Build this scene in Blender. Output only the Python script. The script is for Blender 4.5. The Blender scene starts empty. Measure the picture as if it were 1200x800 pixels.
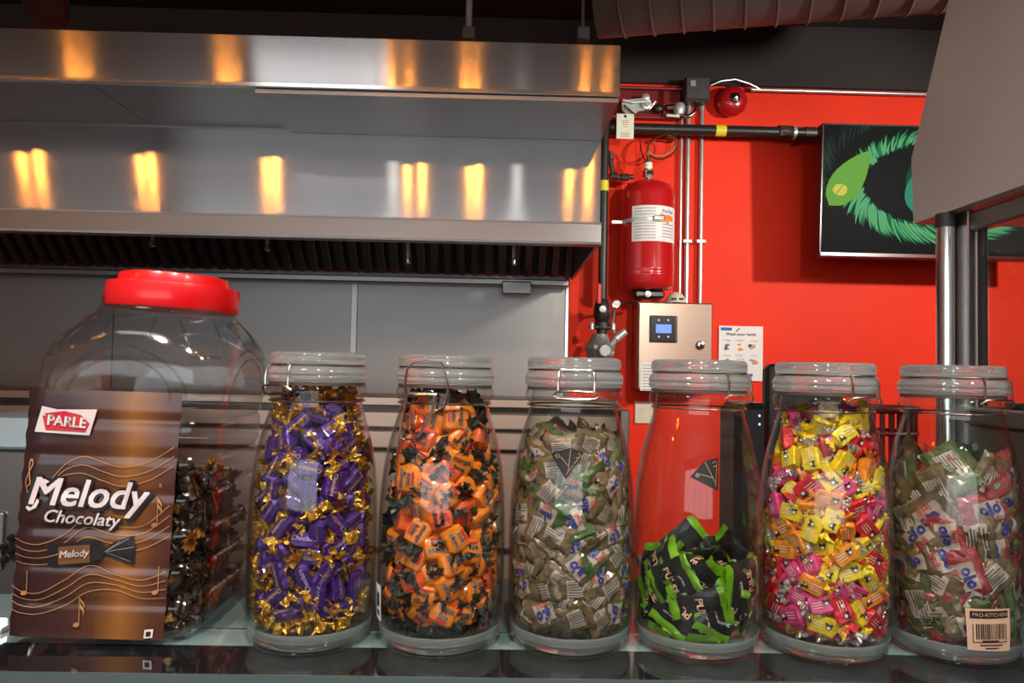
import bpy, math, random
import numpy as np
from mathutils import Vector, Matrix, noise

random.seed(7)
rng = np.random.default_rng(7)
S = bpy.context.scene
COL = S.collection
PI = math.pi

# ------------------------------------------------------------------ camera
CAMZ = 1.436
FPX = 867.0
CAM = Vector((0, 0, CAMZ))
YAW, PITCH, ROLL = math.radians(1.0), math.radians(2.2), 0.0205
FW = Vector((math.sin(YAW)*math.cos(PITCH), math.cos(YAW)*math.cos(PITCH), math.sin(PITCH)))
R0 = Vector((math.cos(YAW), -math.sin(YAW), 0))
U0 = R0.cross(FW)
RT = R0*math.cos(ROLL) + U0*math.sin(ROLL)
UP = U0*math.cos(ROLL) - R0*math.sin(ROLL)
cd = bpy.data.cameras.new('camera')
cd.sensor_width = 36.0
cd.lens = 36.0*FPX/1200.0
cd.clip_start = 0.02
cam = bpy.data.objects.new('camera', cd)
COL.objects.link(cam)
cam.matrix_world = Matrix(((RT.x, UP.x, -FW.x, CAM.x), (RT.y, UP.y, -FW.y, CAM.y), (RT.z, UP.z, -FW.z, CAM.z), (0, 0, 0, 1)))
S.camera = cam


def P(px, py, Y):
    """the point of the place at depth Y that a measured image point belongs to"""
    d = FW + RT*((px-600)/FPX) - UP*((py-400)/FPX)
    return CAM + d*((Y-CAM.y)/d.y)


# ------------------------------------------------------------------ world, exposure, lights
S.view_settings.view_transform = 'Standard'
S.view_settings.look = 'None'
S.view_settings.exposure = 0.0
S.view_settings.gamma = 1.0
S.view_settings.use_curve_mapping = False
S.cycles.max_bounces = 14
S.cycles.transparent_max_bounces = 48
S.cycles.transmission_bounces = 10
S.cycles.glossy_bounces = 6
S.cycles.diffuse_bounces = 4
S.cycles.use_denoising = True
S.cycles.sample_clamp_indirect = 6.0
w = bpy.data.worlds.new('world')
S.world = w
w.use_nodes = True
w.node_tree.nodes['Background'].inputs[0].default_value = (.8, .9, 1, 1)
w.node_tree.nodes['Background'].inputs[1].default_value = 0.3


def area(name, loc, target, sx, sy, power, color=(1, 1, 1), spread=PI):
    d = bpy.data.lights.new(name, 'AREA')
    d.shape = 'RECTANGLE'
    d.size, d.size_y, d.energy, d.color = sx, sy, power, color
    d.spread = spread
    o = bpy.data.objects.new(name, d)
    COL.objects.link(o)
    o.location = loc
    o.rotation_euler = (Vector(target)-Vector(loc)).to_track_quat('-Z', 'Y').to_euler()
    return o


def spot(name, loc, target, power, color=(1, 1, 1), angle=70, blend=.6, radius=.05):
    d = bpy.data.lights.new(name, 'SPOT')
    d.energy, d.color, d.spot_size, d.spot_blend, d.shadow_soft_size = power, color, math.radians(angle), blend, radius
    o = bpy.data.objects.new(name, d)
    COL.objects.link(o)
    o.location = loc
    o.rotation_euler = (Vector(target)-Vector(loc)).to_track_quat('-Z', 'Y').to_euler()
    return o


# track spots (their housings are built below), daylight of the shop window
SPOT_WALL = (2.2, 1.3, 2.33)
SPOT_JARS = [(-.75, -.25, 2.75), (.1, -.3, 2.75), (.95, -.25, 2.75)]
SPOT_MID = (.95, 1.2, 2.2)
spot('wall_spot_light', SPOT_WALL, (1.2, 3.3, 1.45), 160, (1, .93, .85), 100, .45, .045)
spot('kitchen_spot_light', SPOT_MID, (.45, 3.3, 1.95), 55, (1, .9, .82), 60, .8, .05)
for q in SPOT_JARS:
    spot('counter_spot_light', q, (q[0]*.62, .85, 1.2), 72, (1, .95, .9), 75, .8, .10)
FILL_PANELS = [(-1.1, -.35), (1.95, .2)]  # unseen fill panels, added to put highlights on the jar lids
for q in FILL_PANELS:
    area('lid_fill_light', (q[0], q[1], 3.17), (q[0], q[1]+.1, 0), .8, .25, 2.5, (.95, .98, 1))
area('window_daylight', (-1.3, -4.35, 1.75), (-1.3, 0, 1.75), 5.4, 1.7, 35, (.92, .97, 1))

# ------------------------------------------------------------------ materials
MATS = {}


def nmat(name):
    m = bpy.data.materials.new(name)
    m.use_nodes = True
    nt = m.node_tree
    return m, nt, nt.nodes, nt.links, nt.nodes['Principled BSDF']


def pm(name, col, rough=.5, metal=0., var=.12, scale=25., bump=0., bscale=80., spec=.5, coat=0., emis=None, estr=0., col2=None, stretch=None, dist=.002):
    """principled material with procedural colour variation and relief"""
    if name in MATS:
        return MATS[name]
    m, nt, N, L, b = nmat(name)
    tc = N.new('ShaderNodeTexCoord')
    mp = N.new('ShaderNodeMapping')
    L.new(tc.outputs['Object'], mp.inputs[0])
    if stretch:
        mp.inputs['Scale'].default_value = stretch
    nz = N.new('ShaderNodeTexNoise')
    nz.inputs['Scale'].default_value = scale
    nz.inputs['Detail'].default_value = 4
    L.new(mp.outputs[0], nz.inputs['Vector'])
    rp = N.new('ShaderNodeValToRGB')
    rp.color_ramp.elements[0].position = .3
    rp.color_ramp.elements[1].position = .7
    c = col
    c2 = col2 or tuple(min(1, x*(1+var)) for x in c)
    c1 = c if col2 else tuple(x*(1-var) for x in c)
    rp.color_ramp.elements[0].color = (*c1, 1)
    rp.color_ramp.elements[1].color = (*c2, 1)
    L.new(nz.outputs['Fac'], rp.inputs[0])
    L.new(rp.outputs[0], b.inputs['Base Color'])
    b.inputs['Roughness'].default_value = rough
    b.inputs['Metallic'].default_value = metal
    b.inputs['Specular IOR Level'].default_value = spec
    b.inputs['Coat Weight'].default_value = coat
    b.inputs['Coat Roughness'].default_value = .05
    if bump > 0:
        n2 = N.new('ShaderNodeTexNoise')
        n2.inputs['Scale'].default_value = bscale
        n2.inputs['Detail'].default_value = 5
        L.new(mp.outputs[0], n2.inputs['Vector'])
        bp = N.new('ShaderNodeBump')
        bp.inputs['Strength'].default_value = bump
        bp.inputs['Distance'].default_value = dist
        L.new(n2.outputs['Fac'], bp.inputs['Height'])
        L.new(bp.outputs[0], b.inputs['Normal'])
    if emis:
        b.inputs['Emission Color'].default_value = (*emis, 1)
        b.inputs['Emission Strength'].default_value = estr
    MATS[name] = m
    return m


def steel(name, col, rough, aniso, rot, var=.06):
    m, nt, N, L, b = nmat(name)
    tc = N.new('ShaderNodeTexCoord')
    mp = N.new('ShaderNodeMapping')
    mp.inputs['Scale'].default_value = (1.2, 1.2, 60)
    L.new(tc.outputs['Object'], mp.inputs[0])
    nz = N.new('ShaderNodeTexNoise')
    nz.inputs['Scale'].default_value = 3
    nz.inputs['Detail'].default_value = 6
    L.new(mp.outputs[0], nz.inputs['Vector'])
    rp = N.new('ShaderNodeValToRGB')
    rp.color_ramp.elements[0].color = (*[x*(1-var) for x in col], 1)
    rp.color_ramp.elements[1].color = (*[min(1, x*(1+var)) for x in col], 1)
    L.new(nz.outputs['Fac'], rp.inputs[0])
    L.new(rp.outputs[0], b.inputs['Base Color'])
    n2 = N.new('ShaderNodeTexNoise')
    n2.inputs['Scale'].default_value = 2.2
    L.new(tc.outputs['Object'], n2.inputs['Vector'])
    bp = N.new('ShaderNodeBump')
    bp.inputs['Strength'].default_value = .05
    bp.inputs['Distance'].default_value = .002
    L.new(n2.outputs['Fac'], bp.inputs['Height'])
    L.new(bp.outputs[0], b.inputs['Normal'])
    b.inputs['Metallic'].default_value = 1
    b.inputs['Roughness'].default_value = rough
    b.inputs['Anisotropic'].default_value = aniso
    b.inputs['Anisotropic Rotation'].default_value = rot
    tg = N.new('ShaderNodeTangent')
    tg.direction_type = 'UV_MAP'
    tg.uv_map = 'UVMap'
    L.new(tg.outputs[0], b.inputs['Tangent'])
    MATS[name] = m
    return m


def clear(name, tint=(.97, .99, .98), edge=(.80, .88, .85), rough=.02, ior=1.5, power=2.2, dirt=0.):
    """thin clear wall: see-through, Fresnel reflection, greener where more glass is crossed"""
    m, nt, N, L, b = nmat(name)
    N.remove(b)
    out = N['Material Output']
    lw = N.new('ShaderNodeLayerWeight')
    lw.inputs['Blend'].default_value = .5
    pw = N.new('ShaderNodeMath')
    pw.operation = 'POWER'
    pw.inputs[1].default_value = power
    L.new(lw.outputs['Facing'], pw.inputs[0])
    mx = N.new('ShaderNodeMixRGB')
    mx.inputs[1].default_value = (*tint, 1)
    mx.inputs[2].default_value = (*edge, 1)
    L.new(pw.outputs[0], mx.inputs[0])
    tr = N.new('ShaderNodeBsdfTransparent')
    L.new(mx.outputs[0], tr.inputs[0])
    gl = N.new('ShaderNodeBsdfGlossy')
    gl.inputs['Roughness'].default_value = rough
    tc = N.new('ShaderNodeTexCoord')
    nz = N.new('ShaderNodeTexNoise')
    nz.inputs['Scale'].default_value = 16
    L.new(tc.outputs['Object'], nz.inputs['Vector'])
    bp = N.new('ShaderNodeBump')
    bp.inputs['Strength'].default_value = .22
    bp.inputs['Distance'].default_value = .004
    L.new(nz.outputs['Fac'], bp.inputs['Height'])
    L.new(bp.outputs[0], gl.inputs['Normal'])
    fr = N.new('ShaderNodeFresnel')
    ge = N.new('ShaderNodeNewGeometry')
    mi = N.new('ShaderNodeMapRange')          # same reflectance from both sides of the thin wall
    mi.inputs['To Min'].default_value = ior
    mi.inputs['To Max'].default_value = 1/ior
    L.new(ge.outputs['Backfacing'], mi.inputs['Value'])
    L.new(mi.outputs[0], fr.inputs['IOR'])
    ms = N.new('ShaderNodeMixShader')
    L.new(fr.outputs[0], ms.inputs[0])
    L.new(tr.outputs[0], ms.inputs[1])
    L.new(gl.outputs[0], ms.inputs[2])
    L.new(ms.outputs[0], out.inputs[0])
    MATS[name] = m
    return m


def glass(name, col=(.93, .98, .96), rough=.0, ior=1.48):
    m, nt, N, L, b = nmat(name)
    b.inputs['Base Color'].default_value = (*col, 1)
    b.inputs['Transmission Weight'].default_value = 1
    b.inputs['Roughness'].default_value = rough
    b.inputs['IOR'].default_value = ior
    MATS[name] = m
    return m


def glow(name, col, s, base=None):
    m, nt, N, L, b = nmat(name)
    b.inputs['Base Color'].default_value = (*(base or col), 1)
    if base:
        b.inputs['Roughness'].default_value = .42
        b.inputs['Specular IOR Level'].default_value = .015
    b.inputs['Emission Color'].default_value = (*col, 1)
    b.inputs['Emission Strength'].default_value = s
    MATS[name] = m
    return m


M = MATS
steel('hood_steel', (.60, .60, .60), .125, 1., .25)
steel('plain_steel', (.42, .41, .40), .34, .5, .25)
steel('dull_steel', (.36, .36, .35), .42, .3, .25)
steel('filter_steel', (.20, .18, .16), .45, .3, 0)
steel('lining_steel', (.37, .365, .35), .45, .3, .25)
steel('brown_steel', (.50, .38, .30), .38, .6, .25)  # the range's warm reflections are put into this even brown
pm('canopy_grey', (.56, .55, .54), .36, .1, .06, 4)
pm('chrome', (.75, .74, .72), .14, 1, .05)
pm('wire', (.62, .56, .50), .22, 1, .1)
pm('red_wall', (.86, .040, .013), .55, 0, .05, 3, .05, 250, .15)
pm('black_ceiling', (.022, .018, .017), .8, 0, .2, 2)
pm('duct_grey', (.12, .105, .10), .55, .3, .15, 4)
pm('beam_grey', (.13, .13, .125), .6, 0, .1, 5)
pm('floor_tile', (.20, .17, .15), .35, 0, .15, 4)
pm('grey_wall', (.62, .61, .60), .7, 0, .08, 3)
pm('olive_wall', (.20, .21, .12), .7, 0, .1, 3)
pm('tank_red', (.50, .010, .012), .22, 0, .06, 10, coat=.6)
pm('bell_red', (.45, .008, .012), .25, 0, .06, 10, coat=.5)
pm('dark_red', (.20, .012, .010), .4, 0, .1, 10)
pm('paper', (.82, .82, .78), .6, 0, .04, 30)
pm('tag_paper', (.78, .84, .66), .55, 0, .04, 30)
pm('ink', (.03, .03, .035), .6, 0, .1)
pm('ink_grey', (.30, .30, .31), .6, 0, .1)
pm('ink_blue', (.03, .12, .45), .6, 0, .1)
pm('ink_red', (.55, .03, .03), .5, 0, .1)
pm('ink_skin', (.62, .30, .22), .6, 0, .1)
pm('ink_orange', (.8, .25, .05), .6, 0, .1)
pm('black_pipe', (.028, .025, .022), .38, .3, .3, 40, .1, 60)
pm('rusty_pipe', (.075, .055, .042), .45, .5, .3, 60, .2, 90)
pm('yellow_tape', (.75, .72, .02), .45, 0, .05)
pm('conduit', (.62, .62, .60), .33, .8, .08)
pm('cast_metal', (.40, .40, .37), .42, .7, .15, 60, .2, 120)
pm('brass', (.55, .40, .18), .3, 1, .1)
pm('box_grey', (.06, .06, .06), .5, .2, .1)
pm('galvanised', (.62, .66, .62), .42, .6, .12, 60)
pm('handle_red', (.65, .03, .02), .35)
pm('plastic_black', (.012, .012, .013), .28, 0, .1, 20, coat=.2)
pm('plastic_ivory', (.72, .66, .50), .5)
pm('basket_red', (.13, .012, .010), .45)
pm('gasket', (.10, .06, .05), .5)
pm('post_rubber', (.03, .03, .03), .6)
pm('tv_bezel', (.01, .01, .011), .25)
glow('lcd_blue', (.10, .22, .75), 1.0)
glow('led_white', (.9, .95, 1), 3)
glow('lamp_diffuser', (1, .96, .9), 9)
glow('fill_diffuser', (.95, .98, 1), .4)
glow('window_pane_light', (.85, .93, 1), 1.1)
glow('filament_glow', (1, .36, .055), 260)
clear('jar_glass')
clear('pet_plastic', (.95, .955, .955), (.72, .74, .75), .09, 1.75, 1.6)
clear('pane_glass', (.93, .96, .95), (.75, .80, .80), .01, 1.5, 3)
clear('bulb_glass', (1, .93, .80), (.9, .7, .4), .01, 1.4, 3)
glass('lid_glass', (.96, 1, .985), .07)
_n = M['lid_glass'].node_tree
_b = _n.nodes['Principled BSDF']
_tl = _n.nodes.new('ShaderNodeBsdfTranslucent')
_tl.inputs[0].default_value = (.90, .96, .94, 1)
_df = _n.nodes.new('ShaderNodeBsdfDiffuse')
_df.inputs[0].default_value = (.88, .94, .92, 1)
_m1 = _n.nodes.new('ShaderNodeMixShader')
_m1.inputs[0].default_value = .5
_n.links.new(_tl.outputs[0], _m1.inputs[1])
_n.links.new(_df.outputs[0], _m1.inputs[2])
_m2 = _n.nodes.new('ShaderNodeMixShader')
_m2.inputs[0].default_value = .22
_n.links.new(_b.outputs[0], _m2.inputs[1])
_n.links.new(_m1.outputs[0], _m2.inputs[2])
_n.links.new(_m2.outputs[0], _n.nodes['Material Output'].inputs[0])
glass('case_glass', (.80, .93, .90))


# counter glass: glossy plate over a paint layer
pm('counter_black', (.012, .012, .013), .07, 0, .2, 30, spec=.6, coat=1)
pm('counter_rail', (.32, .46, .44), .10, .25, .08, 6, spec=.6, coat=1)
pm('counter_edge', (.10, .14, .135), .12, .2, .1, 6, coat=1)

# ------------------------------------------------------------------ mesh builder
ORG = {}


class MB:
    def __init__(s):
        s.v, s.f = [], []

    def add(s, vs, fs):
        o = len(s.v)
        s.v += [tuple(v) for v in vs]
        s.f += [tuple(i+o for i in f) for f in fs]
        return s

    def box(s, x0, x1, y0, y1, z0, z1):
        v = [(x, y, z) for z in (z0, z1) for y in (y0, y1) for x in (x0, x1)]
        return s.add(v, [(0, 2, 3, 1), (4, 5, 7, 6), (0, 1, 5, 4), (2, 6, 7, 3), (0, 4, 6, 2), (1, 3, 7, 5)])

    def bbox(s, x0, x1, y0, y1, z0, z1, b=.004):
        """box with chamfered edges (in all three directions)"""
        vs, idx = [], {}
        cs = [(x0, x1), (y0, y1), (z0, z1)]
        for sx in (0, 1):
            for sy in (0, 1):
                for sz in (0, 1):
                    sg = (sx, sy, sz)
                    for k in range(3):
                        p = []
                        for a in range(3):
                            c = cs[a][sg[a]]
                            if a != k:
                                c += b if sg[a] == 0 else -b
                            p.append(c)
                        idx[(sg, k)] = len(vs)
                        vs.append(p)
        fs = []
        for k in range(3):
            a, b2 = [i for i in range(3) if i != k]
            for s0 in (0, 1):
                q = []
                for (u, v) in ((0, 0), (1, 0), (1, 1), (0, 1)):
                    sg = [0, 0, 0]
                    sg[k], sg[a], sg[b2] = s0, u, v
                    q.append(idx[(tuple(sg), k)])
                fs.append(q)
            # edges along k
            for u in (0, 1):
                for v in (0, 1):
                    s0 = [0, 0, 0]
                    s1 = [0, 0, 0]
                    s0[a] = s1[a] = u
                    s0[b2] = s1[b2] = v
                    s1[k] = 1
                    fs.append([idx[(tuple(s0), a)], idx[(tuple(s1), a)], idx[(tuple(s1), b2)], idx[(tuple(s0), b2)]])
        for sx in (0, 1):
            for sy in (0, 1):
                for sz in (0, 1):
                    fs.append([idx[((sx, sy, sz), k)] for k in range(3)])
        return s.add(vs, fs)

    def prism(s, pts, d):
        """closed polygon pts (3d) extruded by vector d"""
        n = len(pts)
        d = Vector(d)
        a = [Vector(p) for p in pts]
        vs = a + [p+d for p in a]
        fs = [tuple(range(n))[::-1], tuple(range(n, 2*n))]
        fs += [(i, (i+1) % n, n+(i+1) % n, n+i) for i in range(n)]
        return s.add(vs, fs)

    def tube(s, path, r, n=10, closed=False, caps=True):
        path = [Vector(p) for p in path]
        rs = r if isinstance(r, (list, tuple)) else [r]*len(path)
        m = len(path)
        vs, fs = [], []
        ref = None
        for i, p in enumerate(path):
            if closed:
                t = path[(i+1) % m]-path[i-1]
            else:
                t = path[min(i+1, m-1)]-path[max(i-1, 0)]
            t = t.normalized() if t.length > 1e-9 else Vector((0, 0, 1))
            if ref is None:
                ref = t.orthogonal().normalized()
            else:
                ref = (ref-t*ref.dot(t))
                ref = ref.normalized() if ref.length > 1e-6 else t.orthogonal().normalized()
            bi = t.cross(ref)
            for k in range(n):
                a = 2*PI*k/n
                vs.append(p+(ref*math.cos(a)+bi*math.sin(a))*rs[i])
        for i in range(m if closed else m-1):
            j = (i+1) % m
            for k in range(n):
                k2 = (k+1) % n
                fs.append((i*n+k, i*n+k2, j*n+k2, j*n+k))
        if caps and not closed:
            fs.append(tuple(range(n))[::-1])
            fs.append(tuple((m-1)*n+k for k in range(n)))
        return s.add(vs, fs)

    def lathe(s, prof, c=(0, 0, 0), n=32, axis='z'):
        vs, fs = [], []
        m = len(prof)
        for (r, z) in prof:
            for k in range(n):
                a = 2*PI*k/n
                x, y = r*math.cos(a), r*math.sin(a)
                if axis == 'z':
                    vs.append((c[0]+x, c[1]+y, c[2]+z))
                elif axis == 'y':
                    vs.append((c[0]+x, c[1]+z, c[2]-y))
                else:
                    vs.append((c[0]+z, c[1]+x, c[2]+y))
        for i in range(m-1):
            for k in range(n):
                k2 = (k+1) % n
                fs.append((i*n+k, i*n+k2, (i+1)*n+k2, (i+1)*n+k))
        if prof[0][0] > 1e-6:
            fs.append(tuple(range(n))[::-1])
        if prof[-1][0] > 1e-6:
            fs.append(tuple((m-1)*n+k for k in range(n)))
        return s.add(vs, fs)

    def mesh(s, name, mat, smooth=False, org=(0, 0, 0), uv=True, sharp=40):
        me = bpy.data.meshes.new(name)
        o = Vector(org)
        me.from_pydata([(v[0]-o.x, v[1]-o.y, v[2]-o.z) for v in s.v], [], s.f)
        me.validate()
        if smooth:
            me.polygons.foreach_set('use_smooth', [True]*len(me.polygons))
            me.set_sharp_from_angle(angle=math.radians(sharp))
        if uv:
            ul = me.uv_layers.new(name='UVMap')
            for p in me.polygons:
                n = p.normal
                ax = max(range(3), key=lambda i: abs(n[i]))
                for li in p.loop_indices:
                    c = me.vertices[me.loops[li].vertex_index].co
                    ul.data[li].uv = (c.x, c.z) if ax == 1 else ((c.y, c.z) if ax == 0 else (c.x, c.y))
        me.materials.append(M[mat] if isinstance(mat, str) else mat)
        return me

    def build(s, name, mat, parent=None, smooth=False, org=None, sharp=40):
        if parent is not None:
            og = ORG[parent.name]
        else:
            og = Vector(org) if org is not None else Vector((0, 0, 0))
        o = bpy.data.objects.new(name, s.mesh(name, mat, smooth, og, True, sharp))
        COL.objects.link(o)
        if parent is not None:
            o.parent = parent
        else:
            o.location = og
        ORG[o.name] = og
        return o


def thing(name, label, cat, loc=(0, 0, 0), group=None):
    o = bpy.data.objects.new(name, None)
    COL.objects.link(o)
    o.location = loc
    o.empty_display_size = .05
    ORG[o.name] = Vector(loc)
    return tag(o, label, cat, group)


def tag(o, label, cat, group=None):
    o['label'] = label
    o['category'] = cat
    if group:
        o['group'] = group
    return o


def struct(o, label=None, cat=None):
    o['kind'] = 'structure'
    if label:
        o['label'] = label
        o['category'] = cat or 'structure'
    return o


_TX = {}


def text2d(s, size=1., shear=0., bold=0., res=3):
    """letters as a flat triangulated outline: (verts2d, faces), centred"""
    k = (s, shear, bold, res)
    if k not in _TX:
        cu = bpy.data.curves.new('t', 'FONT')
        cu.body = s
        cu.size = 1
        cu.shear = shear
        cu.resolution_u = res
        cu.align_x = 'CENTER'
        cu.align_y = 'CENTER'
        ob = bpy.data.objects.new('t', cu)
        COL.objects.link(ob)
        dg = bpy.context.evaluated_depsgraph_get()
        dg.update()
        me = bpy.data.meshes.new_from_object(ob.evaluated_get(dg))
        v = [(q.co.x, q.co.y) for q in me.vertices]
        f = [tuple(p.vertices) for p in me.polygons]
        bpy.data.objects.remove(ob)
        bpy.data.meshes.remove(me)
        xs = [a[0] for a in v]
        ys = [a[1] for a in v]
        cx, cy = (min(xs)+max(xs))/2, (min(ys)+max(ys))/2
        v = [(a-cx, b-cy) for a, b in v]
        if bold > 0:            # heavier strokes: the outline stamped around itself
            nd = 8 if bold > .03 else 4
            base_v, base_f = list(v), list(f)
            for i in range(nd):
                a_ = 2*PI*(i+.5)/nd
                o_ = len(v)
                v += [(a+bold*math.cos(a_), b+bold*math.sin(a_)) for a, b in base_v]
                f += [tuple(q+o_ for q in p) for p in base_f]
        _TX[k] = (v, f, max(xs)-min(xs), max(ys)-min(ys))
    v, f, wd, h = _TX[k]
    return [(a*size, b*size) for a, b in v], f, wd*size, h*size


def text_w(s, width, **kw):
    """same, scaled to a given width"""
    v, f, wd, h = text2d(s, 1., **kw)
    return text2d(s, width/wd, **kw)


def put2d(mb, v2, f, fn, dx=0, dy=0, rot=0.):
    c, s_ = math.cos(rot), math.sin(rot)
    return mb.add([fn(dx+a*c-b*s_, dy+a*s_+b*c) for a, b in v2], f)


def wallfn(x, y, z):
    """flat map (u right, v up) on a plane facing the camera side"""
    return lambda u, v: (x+u, y, z+v)


# ------------------------------------------------------------------ the room
WY = 3.30
CEIL = 3.25
ztop_red = P(980, 105, WY).z
struct(MB().box(-4.2, 4.2, -4.6, WY+.4, -.06, 0).build('floor', 'floor_tile'))
struct(MB().box(-4.2, 4.2, WY, WY+.15, 0, ztop_red).build('wall_back', 'red_wall'))
struct(MB().box(-4.2, 4.2, WY-.02, WY+.15, ztop_red+.0005, CEIL).build('wall_upper', 'black_ceiling'))
struct(MB().box(-4.35, -4.2, -4.6, WY+.15, 0, CEIL).build('wall_left', 'grey_wall'))
struct(MB().box(4.2, 4.35, -4.6, WY+.15, 0, CEIL).build('wall_right', 'red_wall'))
struct(MB().box(-4.35, 4.35, -4.75, -4.6, 0, CEIL).build('wall_front', 'grey_wall'))
struct(MB().box(-4.35, 4.35, -.9, WY+.15, CEIL, CEIL+.1).build('ceiling', 'black_ceiling'))
struct(MB().box(-4.35, 4.35, -4.75, -.9005, CEIL, CEIL+.1).build('ceiling_front', 'grey_wall'))
# dark soffit that hangs under the ceiling near the back wall
sf = MB()
struct(sf.box(-4.2, 4.2, 2.2, WY-.03, 3.02, CEIL-.001).build('beam', 'black_ceiling'))
# shop window behind the photographer: frame and bright panes
wn = struct(thing('window_1', 'wide shop window behind the photographer', 'window', (-1.3, -4.58, 1.75)))
for i in range(5):
    x = -3.9+i*1.05
    MB().box(x+.03, x+1.02, -4.575, -4.565, .9, 2.6).build('pane', 'window_pane_light', wn)
for i in range(6):
    x = -3.9+i*1.05
    MB().box(x-.03, x+.03, -4.59, -4.54, .85, 2.65).build('mullion', 'plastic_black', wn)
for z in (.85, 2.62):
    MB().box(-3.93, 1.38, -4.59, -4.54, z, z+.05).build('window_rail', 'plastic_black', wn)

# ------------------------------------------------------------------ ducts and hangers overhead
d = MB()
pa, pb = P(700, -36, 2.35), P(1330, -10, 2.0)
pb.z = pa.z
R_D = .21
ax = (pb-pa).normalized()
path, rr = [], []
nseg = 60
for i in range(nseg+1):
    path.append(pa.lerp(pb, i/nseg))
    rr.append(R_D)
spiral = tag(MB().tube(path, rr, 40).build('spiral_duct', 'duct_grey', smooth=True, org=pa), 'round dark grey spiral duct under the black ceiling', 'duct')
for i in range(16):
    c = pa.lerp(pb, (i+.3)/16)
    o1 = ax.orthogonal().normalized()
    o2 = ax.cross(o1)
    ring = [c+(o1*math.cos(a)+o2*math.sin(a))*(R_D+.002)+ax*(.09*a/(2*PI)) for a in [2*PI*k/36 for k in range(37)]]
    MB().tube(ring, .0045, 6).build('seam', 'duct_grey', spiral, True)
a1, a2 = P(10, -6, 2.6), P(62, 34, 2.9)
bm = MB()
bm.prism([P(5, -30, 2.5), P(72, -30, 2.5), P(76, 33, 2.9), P(45, 33, 2.9)], (0, .03, .05))
tag(bm.build('ceiling_strut', 'beam_grey', org=P(60, 20, 2.8)), 'grey slanting strut above the hood corner', 'strut')
for px, y in ((549, 2.35), (683, 2.35)):
    top = P(px, -40, y)
    bot = P(px, 44, y)
    t = thing('hanger_rod', 'bright threaded hanger rod over the middle of the hood' if px == 549 else 'thin dark hanger rod near the end of the hood', 'rod', bot, 'hood hanger rods')
    MB().tube([bot, Vector((bot.x, bot.y, 3.02))], .011 if px == 549 else .006, 8).build('rod', 'conduit' if px == 549 else 'duct_grey', t, True)
    MB().bbox(bot.x-.02, bot.x+.02, y-.02, y+.02, bot.z-.012, bot.z+.03, .003).build('bracket', 'box_grey', t)

# ------------------------------------------------------------------ exhaust hood
Y1, Y2, Y3 = 2.04, 2.40, 3.25
XR = P(704, 200, Y2).x
XL = -2.75
hood = thing('exhaust_hood', 'large brushed stainless steel exhaust hood with orange lamp reflections', 'hood', (-1, Y2, 2))
zt = P(500, 47, Y1).z           # top of plenum front
zb = P(500, 104, Y1).z          # its lower edge
XRu = P(727, 80, Y1).x
MB().box(XL, XRu, Y1, Y2+.3, zb, zt).build('supply_plenum', 'hood_steel', hood)
MB().box(XL, XRu, Y1-.004, Y1+.01, zb-.006, zb+.004).build('edge_trim', 'chrome', hood)
# perforated-looking underside panels, each a plate of its own
zu = P(500, 152, Y2).z
us = [(XL, -1.15), (-1.147, -.70), (-.697, XRu-.002)]
for i, (u0, u1) in enumerate(us):
    m = MB()
    m.prism([(u0, Y1+.012, zb-.008), (u1, Y1+.012, zb-.008), (u1, Y2-.002, min(zu, zb-.008)+.0), (u0, Y2-.002, min(zu, zb-.008)+.0)], (0, 0, .006 if i < 2 else -.012))
    m.build('underside_panel', 'plain_steel', hood)
zl = P(500, 257, Y2).z
zl2 = P(500, 283, Y2).z
MB().box(XL, XR, Y2, Y2+.012, zl, zu+.02).build('front_panel', 'hood_steel', hood)
MB().box(XL, XR+.002, Y2-.004, Y2, zu-.016, zu-.006).build('edge_trim', 'plain_steel', hood)
MB().box(XL, XR+.002, Y2-.018, Y2+.03, zl2, zl).build('lower_lip', 'dull_steel', hood)
MB().box(XL, XR+.003, Y2-.0215, Y2-.0185, zl-.006, zl).build('edge_trim', 'chrome', hood)
MB().box(XL, XR+.003, Y2-.0215, Y2-.0185, zl2, zl2+.008).build('edge_trim', 'chrome', hood)
# end cheek of the hood
zbk = P(668, 328, Y3).z
m = MB()
m.prism([(XR, Y2+.031, zl2), (XR, Y3, zbk), (XR, Y3, zt), (XR, Y2+.301, zt), (XR, Y2+.301, zl), (XR, Y2+.031, zl)], (-.012, 0, 0))
m.build('end_panel', 'dull_steel', hood)
MB().box(XL, XR-.013, Y2+.302, Y3, zt-.012, zt).build('top_panel', 'dull_steel', hood)
# filter bank: sloping baffles, each a slat
fz0, fy0 = zbk+.015, Y3-.045
fz1, fy1 = zbk+.50, Y2+.32
nb = 62
x0 = XR-.03
step = .0575
shared = None
for i in range(nb):
    x = x0-i*step
    if x < XL+.05:
        break
    if shared is None:
        m = MB()
        wv = .019
        pr = [(-wv, .0), (-wv*.75, -.016), (wv*.75, -.016), (wv, .0)]
        dvec = Vector((0, fy1-fy0, fz1-fz0))
        nrm = Vector((0, -(fz1-fz0), (fy1-fy0))).normalized()
        m.prism([Vector((a, fy0, fz0))+nrm*(-b) for a, b in pr], dvec)
        shared = m.mesh('baffle', 'filter_steel', org=(0, 0, 0))
    o = bpy.data.objects.new('baffle', shared)
    COL.objects.link(o)
    o.parent = hood
    o.location = (x-hood.location.x, -hood.location.y, -hood.location.z)
m = MB()
m.prism([(XL, fy0+.02, fz0+.01), (XR-.013, fy0+.02, fz0+.01), (XR-.013, fy1+.02, fz1+.01), (XL, fy1+.02, fz1+.01)], (0, .01, .01))
m.build('filter_backing', 'box_grey', hood)
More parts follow.
